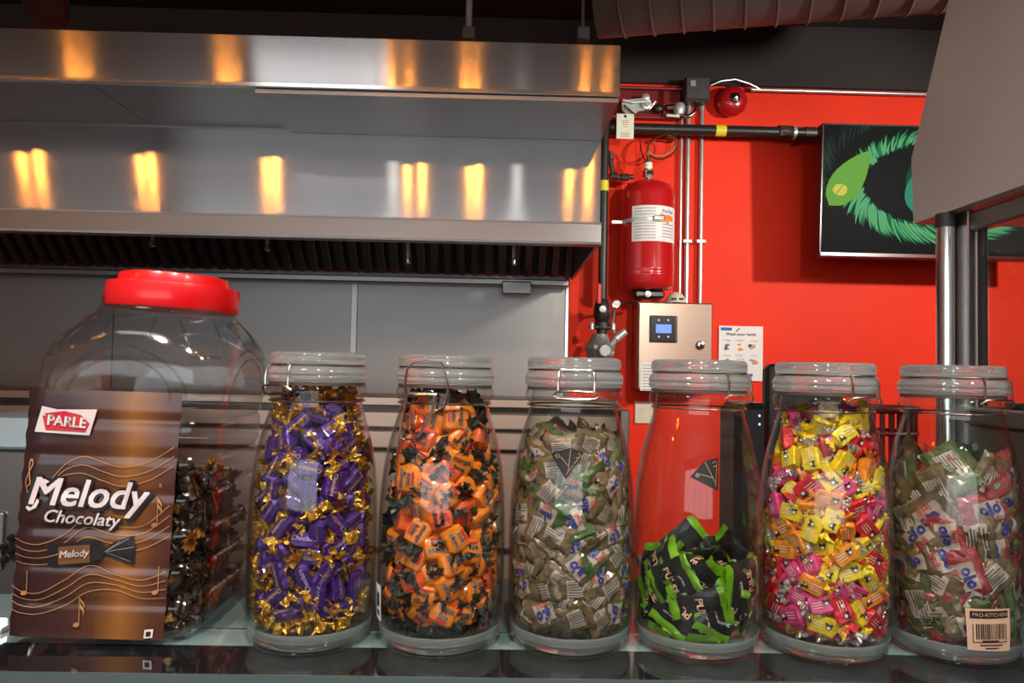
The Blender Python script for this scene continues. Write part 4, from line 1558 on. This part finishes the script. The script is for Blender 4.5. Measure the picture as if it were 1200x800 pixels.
def pouch_kind(wraps, L, W, T, word, word2, n, seed0, blue=True):
    vr = []
    for s_ in range(n):
        sd = seed0+s_
        b = pouch(L, W, T, sd).mesh('candy', wraps[s_ % len(wraps)], True, sharp=24)
        fn = pouch_fn(L, W, T, sd, .0005)
        fn2 = pouch_fn(L, W, T, sd, .0018)
        pn = subpatch(fn, -L*.27, L*.24, -W*.26, W*.28).mesh('print_panel', 'cream_print', True)
        if s_ % 2 == 0:
            l1 = printed('lettering', [(word, L*.36, -L*.0, W*.10, .1)], 'print_blue', fn2, bold=.035)
            l2 = printed('sub_lettering', [(word2, L*.26, L*.0, -W*.20, .1)], 'print_red', fn2, bold=.01)
            vr.append((b, [('print_panel', pn, []), ('lettering', l1, []), ('sub_lettering', l2, [])]))
        else:
            m = MB()
            for k in range(7):
                v = -W*.26+k*W*.08
                for (a_, c_) in ((-L*.24, -L*.06), (-L*.06, L*(.10+.1*((k*37) % 3)/2))):
                    m.add([fn2(a_, v), fn2(c_, v), fn2(c_, v+W*.022), fn2(a_, v+W*.022)], [(0, 1, 2, 3)])
            lm = m.mesh('fine_print', 'print_black', False, uv=False)
            vr.append((b, [('print_panel', pn, []), ('fine_print', lm, [])]))
    return vr


KINDS['imli'] = pouch_kind(['olive_wrap', 'olive_wrap', 'green_wrap', 'olive_wrap'], .042, .031, .012, 'alo', 'Imli', 4, 40)
KINDS['oio'] = pouch_kind(['tamarind_red_wrap', 'green_wrap', 'tamarind_red_wrap', 'green_wrap', 'olive_wrap', 'olive_wrap'], .056, .038, .014, 'olo', 'Imli', 6, 60)
# black pouches with lime bands
vr = []
for s_ in range(4):
    L, W, T = .056, .041, .009
    sd = 80+s_
    b = pouch(L, W, T, sd, -.72, .72, 8).mesh('candy', 'black_wrap', True, sharp=70)
    g1 = pouch(L, W, T, sd, .72, 1, 4).mesh('lime_band', 'lime_wrap', True, sharp=70)
    g2 = pouch(L, W, T, sd, -1, -.72, 4).mesh('lime_band', 'lime_wrap', True, sharp=70)
    fr_ = pouch_fn(L, W, T, sd, .0022)
    frot = lambda u, v, fr_=fr_: fr_(-v, u)
    if s_ % 2 == 0:
        l1 = printed('lettering', [('PULSE', .027, 0, .001, 0)], 'print_peach', frot, bold=.03)
        l2 = printed('sub_lettering', [('pass pass', .012, .004, .0125, 0)], 'print_white', frot, shear=.2)
    else:
        l1 = printed('lettering', [('PULSE', .022, 0, -.004, .2)], 'print_peach', frot, bold=.03)
        l2 = printed('sub_lettering', [('pulse', .013, -.004, .010, .1)], 'print_white', frot, bold=.01)
    vr.append((b, [('lime_band', g1, []), ('lime_band', g2, []), ('lettering', l1, []), ('sub_lettering', l2, [])]))
KINDS['pulse'] = vr
# small mixed fruit chews
vr = []
for s_, wr_ in enumerate(('pink_wrap', 'yellow_wrap', 'red_wrap', 'amber_wrap', 'yellow_wrap', 'red_wrap')):
    L, W, H = .0285, .0180, .0120
    b = bar_body(L, W, H, s_+11, 7, amp=.0013, p=12).mesh('candy', wr_, True, sharp=22)
    e1 = fan(L/2-.001, 1, .008, .0080, s_+51).mesh('twist_end', 'silver_wrap' if s_ in (0, 2, 3) else wr_, False)
    e2 = fan(-L/2+.001, -1, .008, .0080, s_+71).mesh('twist_end', wr_ if s_ % 2 else 'silver_wrap', False)
    flat = lambda u, v, H=H: (u, v, H/2+.0009)
    m = MB()
    for (cx2, cy2, rr_) in ((.006, .001, .0028), (.0085, .0035, .0012), (.0035, .0035, .0012)):
        m.add([flat(cx2+rr_*math.cos(k*PI/5), cy2+rr_*math.sin(k*PI/5)) for k in range(10)], [tuple(range(10))])
    pb = m.mesh('dark_print', 'print_black', uv=False)
    m = MB()
    flatw = lambda u, v, H=H: (u, v, H/2+.0012)
    m.add([flatw(.006+.0018*math.cos(k*PI/5), .0003+.0016*math.sin(k*PI/5)) for k in range(10)], [tuple(range(10))])
    for k in range(3):
        m.add([flatw(u, v) for u, v in ((-.009, -.003+k*.0026), (.001, -.003+k*.0026), (.001, -.0024+k*.0026), (-.009, -.0024+k*.0026))], [(0, 1, 2, 3)])
    pw2 = m.mesh('pale_print', 'print_white', uv=False)
    vr.append((b, [('twist_end', e1, []), ('twist_end', e2, []), ('dark_print', pb, []), ('pale_print', pw2, [])]))
KINDS['chew'] = vr
# dark toffees for the plastic jar
vr = []
for s_ in range(3):
    L, W, H = .0300, .0150, .0135
    b = bar_body(L, W, H, s_+21, 3.6, amp=.0018, p=6).mesh('candy', 'cocoa_wrap', True, sharp=40)
    e1 = fan(L/2-.001, 1, .012, .0105, s_+81).mesh('twist_end', 'cocoa_wrap' if s_ else 'cocoa_gold', False)
    e2 = fan(-L/2+.001, -1, .012, .0105, s_+91).mesh('twist_end', 'cocoa_wrap', False)
    flat = lambda u, v, H=H: (u, v, H/2+.0008)
    tx_ = printed('lettering', [('Melody', .018, 0, 0, 0)], 'print_gold', flat, shear=.3, bold=.01)
    pg = patch(lambda u, v, H=H: (u, v, H/2+.0004), [(-.011, -.005), (.011, -.005), (.011, .005), (-.011, .005)], 2).mesh('gold_panel', 'cocoa_gold' if s_ == 1 else 'cocoa_wrap')
    vr.append((b, [('twist_end', e1, []), ('twist_end', e2, []), ('gold_panel', pg, []), ('lettering', tx_, [])]))
KINDS['melody'] = vr


def pack(n, zlo, zhi, rfun, d, iters=260, seed=1, square=False):
    """loose pile: points pushed apart inside the vessel, settled to the bottom"""
    g = np.random.default_rng(seed)
    z = g.uniform(zlo, zhi, n)
    p = np.zeros((n, 3))
    for i in range(n):
        r = rfun(z[i])-d*.42
        if square:
            p[i] = (g.uniform(-r, r), g.uniform(-r, r), z[i])
        else:
            a, q = g.uniform(0, 2*PI), math.sqrt(g.uniform(0, 1))*r
            p[i] = (q*math.cos(a), q*math.sin(a), z[i])
    zt2 = np.linspace(zlo-.05, zhi+.15, 60)
    rt2 = np.array([rfun(max(zlo, v)) for v in zt2])
    for it in range(iters):
        df = p[:, None, :]-p[None, :, :]
        ds = np.sqrt((df**2).sum(-1))+1e-9
        np.fill_diagonal(ds, 9)
        ov = np.clip(d-ds, 0, None)
        p += (df/ds[..., None]*ov[..., None]*.28).sum(1)
        p[:, 2] -= .00035*(1-it/iters)
        p[:, 2] = np.maximum(p[:, 2], zlo+d*.34)
        rm = np.interp(p[:, 2], zt2, rt2)-d*.40
        if square:
            p[:, 0] = np.clip(p[:, 0], -rm, rm)
            p[:, 1] = np.clip(p[:, 1], -rm, rm)
        else:
            rr_ = np.hypot(p[:, 0], p[:, 1])+1e-9
            k = np.minimum(1, rm/rr_)
            p[:, 0] *= k
            p[:, 1] *= k
    return p


_VC = {}


def vcache(me):
    if me.name not in _VC:
        a = np.empty(len(me.vertices)*3)
        me.vertices.foreach_get('co', a)
        _VC[me.name] = a.reshape(-1, 3)
    return _VC[me.name]


def fill(kind, center, zbase, n, zlo, zhi, rfun, d, seed, label, group, name, square=False, keep=None, weights=None, cat='candy', flat=False):
    g = random.Random(seed)
    pts = pack(n, zlo, zhi, rfun, d, seed=seed, square=square)
    top = np.sort(pts[:, 2])[int(n*.97)]
    cnt = 0
    for i in range(n):
        x, y, z = pts[i]
        r = rfun(z)
        rad = max(abs(x), abs(y)) if square else math.hypot(x, y)
        near_top = z > top-d*1.3
        inside = rad < r-d*2.05
        if inside and not near_top:
            continue
        if keep and not keep(x, y, z, near_top):
            continue
        if square:
            if abs(x) > abs(y):
                zo = Vector((math.copysign(1, x), 0, 0))
            else:
                zo = Vector((0, math.copysign(1, y), 0))
        else:
            zo = Vector((x, y, 0)).normalized() if rad > 1e-5 else Vector((0, -1, 0))
        atwall = rad > r-d*.95
        if near_top and not atwall:
            zo = (zo*.5+Vector((0, -.4, .9))).normalized()
        amp = (.22 if flat else .38) if atwall else .8
        zo = (zo+Vector((g.uniform(-1, 1), g.uniform(-1, 1), g.uniform(-1, 1)))*amp).normalized()
        if flat and g.random() < .15:
            zo = (zo+Vector((0, 0, g.choice((-1, 1))*.5))).normalized()
        t1 = zo.cross(Vector((0, 0, 1)))
        t1 = t1.normalized() if t1.length > .05 else Vector((1, 0, 0))
        t2 = zo.cross(t1)
        a = g.uniform(0, 2*PI)
        xx = t1*math.cos(a)+t2*math.sin(a)
        yy = zo.cross(xx)
        if callable(weights):
            vi = weights(g, x, y, z)
        else:
            vi = g.choices(range(len(KINDS[kind])), weights=weights)[0]
        bmesh_, parts = KINDS[kind][vi]
        R3 = np.array([[xx.x, yy.x, zo.x], [xx.y, yy.y, zo.y], [xx.z, yy.z, zo.z]])
        s_ = g.uniform(.93, 1.06)
        q = np.array([x, y, z])
        for it_ in range(14):
            if it_ > 5:
                s_ *= .985
            av = np.concatenate([vcache(bmesh_)]+[vcache(pm_) for _, pm_, _ in parts])@R3.T*s_+q
            low = av[:, 2].min()
            moved = False
            if not square and av[:, 2].max() > .266:
                q[2] -= av[:, 2].max()-.266
                moved = True
            if low < zlo+.001:
                q[2] += zlo+.001-low
                moved = True
            if square:
                lim = rfun(q[2])-.0015
                for ax_ in (0, 1):
                    mxv, mnv = av[:, ax_].max(), av[:, ax_].min()
                    if mxv > lim:
                        q[ax_] -= mxv-lim
                        moved = True
                    if mnv < -lim:
                        q[ax_] += -lim-mnv
                        moved = True
            else:
                lim = np.interp(av[:, 2], [p_[1] for p_ in INN[1:]], [p_[0] for p_ in INN[1:]])-.0012
                ex = np.hypot(av[:, 0], av[:, 1])-lim
                k = int(ex.argmax())
                if ex[k] > 0:
                    dirv = av[k, :2]/np.hypot(*av[k, :2])
                    q[:2] -= dirv*(ex[k]+1e-5)
                    moved = moved or ex[k] > 1e-4
            if not moved:
                break
        o = bpy.data.objects.new(name, bmesh_)
        COL.objects.link(o)
        o.matrix_world = Matrix(((xx.x*s_, yy.x*s_, zo.x*s_, center[0]+q[0]), (xx.y*s_, yy.y*s_, zo.y*s_, center[1]+q[1]), (xx.z*s_, yy.z*s_, zo.z*s_, zbase+q[2]), (0, 0, 0, 1)))
        # where in the pile, as seen from the counter front
        ln_ = math.hypot(*center)
        lat = (q[0]*center[1]-q[1]*center[0])/ln_
        dep_ = (q[0]*center[0]+q[1]*center[1])/ln_
        hz = (q[2]-zlo)/max(top-zlo, .01)
        vw = 'bottom' if hz < .16 else 'lower' if hz < .38 else 'middle' if hz < .62 else 'upper' if hz < .86 else 'top'
        sw = 'left' if lat < -.022 else 'right' if lat > .022 else 'centre'
        where = f'{vw} {sw} of the pile' if dep_ < .012 else f'{vw} back of the pile'
        tag(o, (label if isinstance(label, str) else label[vi])+', '+where, cat, group)
        for (pn, pme, _) in parts:
            c = bpy.data.objects.new(pn, pme)
            COL.objects.link(c)
            c.parent = o
        cnt += 1
    print('filled', kind, cnt, 'of', n, 'top', round(float(top), 3))


def front_keep(x, y, z, near_top):
    """leave out those at the very back of the pile, which nothing of the view reaches"""
    return near_top or y < .022


def jar_fill(j, kind, n, zhi, d, label, group, name, **kw):
    J = JARS[j]
    fill(kind, (J['x'], J['y']), ZC+.0008, n, .0135, zhi, Rin, d, 100+j, label, group, name, keep=front_keep, **kw)


jar_fill(0, 'choc', 330, .27, .0225, 'purple chocolate candy with gold twisted ends', 'purple and gold candies', 'chocolate_candy')
jar_fill(1, 'mango', 265, .27, .0247, 'orange wrapped mango candy with dark twisted ends', 'orange mango candies', 'mango_candy')
jar_fill(2, 'imli', 300, .24, .0225, 'olive and cream candy pouch in the diamond sticker jar', 'olive tamarind candies', 'tamarind_candy', flat=True)
jar_fill(3, 'pulse', 62, .110, .0265, 'black candy pouch with lime green bands', 'black and lime candies', 'sour_candy', flat=True)
jar_fill(4, 'chew', 380, .265, .0212, ['pink wrapped fruit chew in the mixed colour jar', 'yellow wrapped fruit chew in the mixed colour jar', 'red wrapped fruit chew in the mixed colour jar', 'orange wrapped fruit chew in the mixed colour jar', 'yellow wrapped fruit chew in the mixed colour jar', 'red wrapped fruit chew in the mixed colour jar'], 'mixed fruit chews', 'fruit_chew')
jar_fill(5, 'oio', 190, .205, .0255, ['red candy pouch in the barcode sticker jar', 'green candy pouch in the barcode sticker jar', 'red candy pouch in the barcode sticker jar', 'green candy pouch in the barcode sticker jar', 'olive candy pouch in the barcode sticker jar', 'olive candy pouch in the barcode sticker jar'], 'red and green tamarind candies', 'tamarind_pouch', flat=True)

# ------------------------------------------------------------------ large plastic jar with the brown label
PX, PY_ = -.395, .856
LEAN = .040
HW = .0925


def pet_half(z):
    zs = [0, .006, .02, .24, .265, .285, .305, .322, .336, .344, .350]
    hs = [.080, .088, HW, HW+.002, HW+.0055, HW+.006, HW+.002, .0865, .0745, .0695, .0675]
    v = float(np.interp(z, zs, hs))
    if .025 < z < .245:
        ph = ((z-.025)/.0367) % 1
        v -= .0035*max(0, 1-abs(ph-.5)/.14)
    return v


def pet_sect(z, a):
    """squarish section that turns round towards the neck"""
    e = float(np.interp(z, [0, .02, .25, .29, .325, .345, .36], [5, 6.5, 6.5, 4.4, 2.6, 2.0, 2.0]))
    h = pet_half(z)
    c, s_ = math.cos(a), math.sin(a)
    r = h/((abs(c)**e+abs(s_)**e)**(1/e))
    return r


pet = thing('plastic_jar', 'large clear plastic candy jar with red screw lid and brown label', 'jar', (PX, PY_, ZC+.0005))
m = MB()
NA, zsl = 72, [0, .003, .006, .012, .02]+[.025+k*.0367/8 for k in range(49)]+[.245, .252, .26, .268, .276, .285, .294, .303, .312, .320, .327, .333, .338, .342, .346, .350, .358]
vs, fs = [], []
for z in zsl:
    for k in range(NA):
        a = 2*PI*k/NA
        r = pet_sect(z, a)
        vs.append((PX+r*math.cos(a)+LEAN*z, PY_+r*math.sin(a), ZC+.0005+z))
for i in range(len(zsl)-1):
    for k in range(NA):
        k2 = (k+1) % NA
        fs.append((i*NA+k, i*NA+k2, (i+1)*NA+k2, (i+1)*NA+k))
fs.append(tuple(range(NA))[::-1])
m.add(vs, fs)
m.build('clear_body', 'pet_plastic', pet, True, sharp=35)
# moulded shoulder panels and arches: raised beads on the dome
def pet_pt(a, z, off=0.):
    r = pet_sect(z, a)+off
    return (PX+r*math.cos(a)+LEAN*z, PY_+r*math.sin(a), ZC+.0005+z)


for a0 in (-PI/2+.78, -PI/2-.78, 0+.78, -PI/2):
    w_ = .22 if a0 != -PI/2 else .30
    bead = []
    cor = [(a0-w_, .334), (a0+w_, .334), (a0+w_*.62, .292), (a0-w_*.62, .292)]
    for k in range(4):
        p, q = cor[k], cor[(k+1) % 4]
        for s_ in range(5):
            bead.append(pet_pt(p[0]+(q[0]-p[0])*s_/5, p[1]+(q[1]-p[1])*s_/5, .0008))
    MB().tube(bead, .0016, 6, True).build('shoulder_bead', 'pet_plastic', pet, True)
for cx2, sgn in ((-PI/2, 1), (0, 1)):
    for rr_ in (.62, .50):
        arch = [pet_pt(cx2+rr_*math.cos(PI*k/16), .246+.055*rr_/.62*math.sin(PI*k/16), .0006) for k in range(17)]
        MB().tube(arch, .0014, 6).build('shoulder_arch', 'pet_plastic', pet, True)
# lid
lt = math.radians(2.2)
lcx, lcz = PX+LEAN*.352+.006, ZC+.352
prof = [(.0705, -.006), (.0718, -.004), (.0718, .008), (.0710, .018), (.0700, .0215), (.0600, .0225), (.0588, .0295), (.0575, .0325), (.0520, .0340), (.0001, .0340)]
pm('lid_red', (.78, .008, .012), .30, 0, .05, 12, coat=.3)
m = MB().lathe(prof, (0, 0, 0), 96)
nv = []
for (x, y, z) in m.v:
    rr_ = math.hypot(x, y)
    if rr_ > .0695 and -.005 < z < .023:
        k = round(math.atan2(y, x)/(2*PI)*96)
        s_ = 1-.006*(k % 2)
        x, y = x*s_, y*s_
    x2 = x*math.cos(lt)+z*math.sin(lt)
    z2 = -x*math.sin(lt)+z*math.cos(lt)
    nv.append((x2+lcx, y+PY_, z2+lcz))
m.v = nv
m.build('screw_lid', 'lid_red', pet, True, sharp=35)
# label sheet on the front, slightly rippled over the ribs of the jar
LBX0, LBX1 = P(13, 600, PY_-HW-.003).x+.003, P(199, 600, PY_-HW-.003).x
LBZ0, LBZ1 = P(110, 748, PY_-HW-.003).z-ZC, P(110, 458, PY_-HW-.003).z-ZC
LW, LH = LBX1-LBX0, LBZ1-LBZ0
pm('label_brown', (.06, .02, .012), .3, 0, .1)
mlb, nt, N, L, b = nmat('label_print')
tc = N.new('ShaderNodeTexCoord')
sp = N.new('ShaderNodeSeparateXYZ')
uvn = N.new('ShaderNodeUVMap')
uvn.uv_map = 'sheet'
L.new(uvn.outputs[0], sp.inputs[0])
rp = N.new('ShaderNodeValToRGB')
cr = rp.color_ramp
cr.elements[0].position = 0
cr.elements[0].color = (.030, .010, .010, 1)
cr.elements[1].position = 1
cr.elements[1].color = (.075, .022, .014, 1)
for ps, cc in ((.30, (.050, .018, .015, 1)), (.55, (.10, .035, .016, 1)), (.70, (.30, .115, .022, 1)), (.80, (.20, .070, .020, 1)), (.9, (.10, .032, .016, 1))):
    e = cr.elements.new(ps)
    e.color = cc
nz = N.new('ShaderNodeTexNoise')
nz.inputs['Scale'].default_value = 3
L.new(uvn.outputs[0], nz.inputs['Vector'])
ad = N.new('ShaderNodeMath')
ad.operation = 'MULTIPLY_ADD'
ad.inputs[1].default_value = .16
L.new(nz.outputs['Fac'], ad.inputs[0])
L.new(sp.outputs['X'], ad.inputs[2])
sb = N.new('ShaderNodeMath')
sb.operation = 'SUBTRACT'
sb.inputs[1].default_value = .08
L.new(ad.outputs[0], sb.inputs[0])
L.new(sb.outputs[0], rp.inputs[0])
L.new(rp.outputs[0], b.inputs['Base Color'])
b.inputs['Roughness'].default_value = .24
b.inputs['Coat Weight'].default_value = .4
b.inputs['Coat Roughness'].default_value = .12
M['label_print'] = mlb


def labfn(off=0.):
    """u, v in 0..1 from the lower left corner of the label"""
    def fn(u, v):
        z = LBZ0+v*LH
        zz_ = z
        ph = ((zz_-.025)/.0367) % 1
        dep = .0013*max(0, 1-abs(ph-.5)/.22) if zz_ > .02 else 0
        wob = .0012*math.sin(u*5+v*9)
        x = LBX0+u*LW+LEAN*z-LEAN*.04
        edge = .004*max(0, .06-u)/.06
        return (x, PY_-HW-.0045+dep+wob*.5+edge-off, ZC+.0005+z-(u-.5)*LW*.012)
    return fn


fn = labfn()
m = MB()
nu, nv_ = 24, 84
vs = [fn(i/nu+(.006*math.sin(q*.9) if i in (0,) else 0), q/nv_) for q in range(nv_+1) for i in range(nu+1)]
fs = [(q*(nu+1)+i, q*(nu+1)+i+1, (q+1)*(nu+1)+i+1, (q+1)*(nu+1)+i) for q in range(nv_) for i in range(nu)]
m.add(vs, fs)
lab = m.build('paper_label', 'label_print', pet, True, sharp=80)
ul = lab.data.uv_layers.new(name='sheet')
for p in lab.data.polygons:
    for li in p.loop_indices:
        vi = lab.data.loops[li].vertex_index
        ul.data[li].uv = ((vi % (nu+1))/nu, (vi//(nu+1))/nv_)
# label print: helper maps photo pixel to label uv
def luv(px, py):
    v = (748-py)/(748-458)
    xl = 12+(27-12)*v
    xr = 191+(206-191)*v
    return ((px-xl)/(xr-xl), v+.0*px)


pm('label_white', (.80, .70, .68), .35)
pm('label_red', (.62, .015, .035), .35)
pm('label_line', (.50, .24, .08), .35)
pm('label_outline', (.020, .012, .012), .35)
pm('label_candy', (.018, .014, .016), .3)


def lpoly(m, pts, off):
    f = labfn(off)
    m.add([f(*luv(*p)) for p in pts], [tuple(range(len(pts)))[::-1]])
    return m


lpoly(MB(), [(46, 478), (64, 481.5), (110, 480), (101.5, 511), (38, 508.5)], .0024).build('logo_ground', 'label_white', lab)
lpoly(MB(), [(46, 487), (73, 483), (105, 490.5), (97, 507), (51, 506)], .0030).build('logo_field', 'label_red', lab)


def ltext(name, s_, mat, cx_px, cy_px, w_px, off, rot=0., **kw):
    m = MB()
    f = labfn(off)
    v2, f2, _, _ = text_w(s_, w_px, **kw)
    c, sn = math.cos(rot), math.sin(rot)
    m.add([f(*luv(cx_px+a*c-b*sn, cy_px-(a*sn+b*c))) for a, b in v2], f2)
    return m.build(name, mat, lab)


ltext('logo_lettering', 'PARLE', 'label_white', 76, 495, 44, .0044, -.06, bold=.035)
ltext('title_outline', 'Melody', 'label_outline', 104, 585, 142, .0026, -.03, shear=.25, bold=.075)
ltext('title_lettering', 'Melody', 'label_white', 104, 584, 136, .0034, -.03, shear=.25, bold=.022)
ltext('subtitle_outline', 'Chocolaty', 'label_outline', 97, 611, 90, .0026, -.05, shear=.3, bold=.07)
ltext('subtitle_lettering', 'Chocolaty', 'label_white', 97, 610, 86, .0034, -.05, shear=.3, bold=.018)
ltext('registered_mark', 'R', 'label_line', 185.5, 567, 3.5, .0026)
# tail of the big M and of the y
m = MB()
lpoly(m, [(47, 590), (44, 597), (36, 601), (32, 597), (34, 595), (38, 597), (42, 592), (45, 586)], .0034)
lpoly(m, [(46, 566), (52, 563), (58, 566), (54, 569), (48, 570)], .0034)
m.build('title_swash', 'label_white', lab)['kind'] = 'stuff'


def lcurve(m, pts, wpx, off):
    f = labfn(off)
    pts = [Vector(p) for p in pts]
    # refine
    P2 = []
    for i in range(len(pts)-1):
        p0, p1, p2, p3 = pts[max(i-1, 0)], pts[i], pts[i+1], pts[min(i+2, len(pts)-1)]
        for k in range(7):
            t_ = k/7
            P2.append(.5*((2*p1)+(-p0+p2)*t_+(2*p0-5*p1+4*p2-p3)*t_*t_+(-p0+3*p1-3*p2+p3)*t_**3))
    P2.append(pts[-1])
    vs = []
    for i, p in enumerate(P2):
        d_ = (P2[min(i+1, len(P2)-1)]-P2[max(i-1, 0)])
        nn = Vector((-d_.y, d_.x)).normalized()*wpx/2
        vs += [f(*luv(*(p+nn))), f(*luv(*(p-nn)))]
    m.add(vs, [(2*i, 2*i+1, 2*i+3, 2*i+2) for i in range(len(P2)-1)])
    return m


m = MB()
for k in range(4):
    o_ = k*10
    lcurve(m, [(16+k, 634+o_*.9), (45, 640+o_*.8), (75, 628+o_), (100, 608+o_*1.1), (130, 616+o_), (165, 615+o_*.9), (196, 590+o_*1.2)], .9, .0016)
    lcurve(m, [(14, 690+o_*.9), (45, 697+o_*.8), (78, 680+o_), (105, 663+o_*1.0), (135, 672+o_*.6), (165, 678+o_*.7), (193, 668+o_*1.0)], .9, .0016)
for k in range(3):
    o_ = k*11
    lcurve(m, [(60+k*4, 562), (75, 545+o_*.6), (95, 536+o_*.9), (118, 542+o_), (140, 547+o_), (170, 540+o_), (199, 522+o_)], .9, .0016)
o = m.build('stave_lines', 'label_line', lab)
o['kind'] = 'stuff'


def note(x, y, hgt, fl=True):
    m = MB()
    lpoly(m, [(x+3.6*math.cos(a)*1.0, y+2.8*math.sin(a)-.6*math.cos(a)) for a in [k*PI/6 for k in range(12)]], .0018)
    lpoly(m, [(x+2.8, y-hgt), (x+3.6, y-hgt), (x+3.6, y), (x+2.8, y)], .0018)
    if fl:
        lpoly(m, [(x+3.6, y-hgt), (x+9, y-hgt+8), (x+8, y-hgt+14), (x+7.4, y-hgt+9), (x+3.6, y-hgt+5)], .0018)
        lpoly(m, [(x+3.6, y-hgt+7), (x+9, y-hgt+15), (x+8, y-hgt+21), (x+7.4, y-hgt+16), (x+3.6, y-hgt+12)], .0018)
    o = m.build('music_note', 'label_line', lab)
    o['kind'] = 'stuff'


note(31, 697, 26, False)
note(92, 732, 32)
note(178, 614, 33)
note(181, 692, 30, False)
m = MB()
lcurve(m, [(33, 582), (30, 576), (34, 570), (39, 575), (36, 581), (31, 578), (29, 568), (33, 556), (37, 546), (35, 541), (33, 548), (34, 562), (36, 586), (32, 589)], 1.4, .0016)
m.build('treble_clef', 'label_line', lab)
# printed candy
lpoly(MB(), [(57, 643), (60, 639), (112, 633), (120, 637), (123, 645), (120, 655), (112, 660), (64, 667), (57, 662)], .0020).build('printed_candy', 'label_candy', lab)
pm('label_candy_gold', (.20, .085, .03), .35)
lpoly(MB(), [(70, 642), (106, 638), (106, 659), (70, 663)], .0024).build('printed_candy_band', 'label_candy_gold', lab)
lpoly(MB(), [(121, 643), (134, 634), (154, 627), (158, 640), (156, 661), (138, 654), (122, 649)], .0020).build('printed_twist', 'label_candy', lab)
m = MB()
for q in ((150, 630), (156, 640), (153, 657), (140, 634), (142, 653)):
    lcurve(m, [(123, 646), ((123+q[0])/2, (646+q[1])/2), q], .7, .0026)
m.build('twist_folds', 'ink_grey', lab)['kind'] = 'stuff'
ltext('printed_candy_lettering', 'Melody', 'label_white', 89, 650, 34, .0032, .10, shear=.25, bold=.02)
lpoly(MB(), [(171, 735), (181, 734), (180, 744), (170, 745)], .0022).build('corner_mark', 'label_white', lab)
lpoly(MB(), [(173, 737), (178.5, 736.5), (178, 742), (172.5, 742.5)], .0028).build('corner_dot', 'label_outline', lab)


def pet_keep(x, y, z, near_top):
    return near_top or x > .025 or y < -.06


fill('melody', (PX+.004, PY_), ZC+.0005, 300, .006, .185, lambda z: pet_half(z)-.009, .0255, 55, 'dark brown toffee in the red-lidded plastic jar', 'dark brown toffees', 'toffee_candy', square=True, keep=pet_keep)

# ------------------------------------------------------------------ lamps behind the photographer
def pendant(x, y, z, lab):
    t = thing('pendant_lamp', lab, 'lamp', (x, y, z), 'bare filament pendants')
    MB().tube([(x, y, z+.13), (x, y, CEIL-.02)], .004, 6).build('cord', 'plastic_black', t, True)
    MB().lathe([(.022, CEIL-.001-z), (.022, CEIL-.02-z), (.01, CEIL-.03-z)], (x, y, z), 16).build('ceiling_rose', 'plastic_black', t, True)
    MB().lathe([(.02, .07), (.022, .075), (.022, .12), (.008, .135)], (x, y, z), 16).build('socket', 'brass', t, True)
    MB().lathe([(.014, .07), (.020, .03), (.026, -.01), (.025, -.05), (.014, -.075), (.0, -.080)], (x, y, z), 20).build('bulb', 'bulb_glass', t, True)
    for dx in (-.006, .006):
        MB().tube([(x+dx, y, z+.03), (x+dx*1.6, y, z-.055)], .0032, 6).build('filament', 'filament_glow', t, True)


for i, (x, y, z) in enumerate(((-3.25, -.2, 2.85), (-3.13, -.2, 2.8), (-2.46, -.2, 2.85), (-2.40, -.25, 2.8), (-1.61, -.2, 2.85), (-1.54, -.2, 2.8), (-.65, -.2, 2.85), (-.55, -.22, 2.8), (-.225, -.2, 2.85), (-.165, -.2, 2.8), (.46, -.2, 2.85), (.59, -.2, 2.8))):
    pendant(x, y, z, 'bare amber filament bulb on a cord behind the photographer')


def spot_can(loc, tgt, lab):
    t = thing('track_spotlight', lab, 'spotlight', loc, 'track spotlights')
    dv = (Vector(tgt)-Vector(loc)).normalized()
    l0 = Vector(loc)
    a_ = l0-dv*.16
    m = MB()
    m.tube([a_, l0-dv*.02], .045, 18)
    m.build('can', 'plastic_black', t, True)
    MB().tube([a_+Vector((0, 0, .02)), (a_.x, a_.y, CEIL-.03)], .008, 8).build('stem', 'plastic_black', t, True)
    MB().bbox(a_.x-.09, a_.x+.09, a_.y-.02, a_.y+.02, CEIL-.03, CEIL-.001, .004).build('track', 'plastic_black', t)
    MB().tube([l0-dv*.019, l0-dv*.015], .038, 18).build('lens', 'lamp_diffuser', t, True)


spot_can(SPOT_WALL, (1.15, 3.3, 1.5), 'black ceiling spotlight aimed at the red wall')
spot_can(SPOT_MID, (.95, 3.3, 1.6), 'black ceiling spotlight over the kitchen')
for i, q in enumerate(SPOT_JARS):
    spot_can(q, (q[0]*.62, .85, 1.2), ['black ceiling spotlight over the plastic jar end', 'black ceiling spotlight over the middle jars', 'black ceiling spotlight over the barcode jar end'][i])

for i, q in enumerate(FILL_PANELS):  # bodies of the added fill panels
    t = thing('added_fill_panel', ['added fill light panel behind the photographer', 'added fill light panel near the glass guard'][i], 'light', (q[0], q[1], 3.2), 'added fill panels')
    MB().bbox(q[0]-.42, q[0]+.42, q[1]-.145, q[1]+.145, 3.185, CEIL-.001, .006).build('housing', 'plastic_black', t)
    MB().box(q[0]-.4, q[0]+.4, q[1]-.125, q[1]+.125, 3.178, 3.1845).build('diffuser', 'fill_diffuser', t)
t = thing('glare_bar', 'added glowing bar imitating glare at the end of the counter', 'light bar', (-.58, .80, ZC))  # glare on the counter glass, imitated by an added glowing bar
MB().bbox(-.66, -.512, .792, .808, ZC+.0005, ZC+.006, .001).build('housing', 'conduit', t)
MB().bbox(-.655, -.515, .790, .806, ZC+.0062, ZC+.012, .001).build('diffuser', 'lamp_diffuser', t)
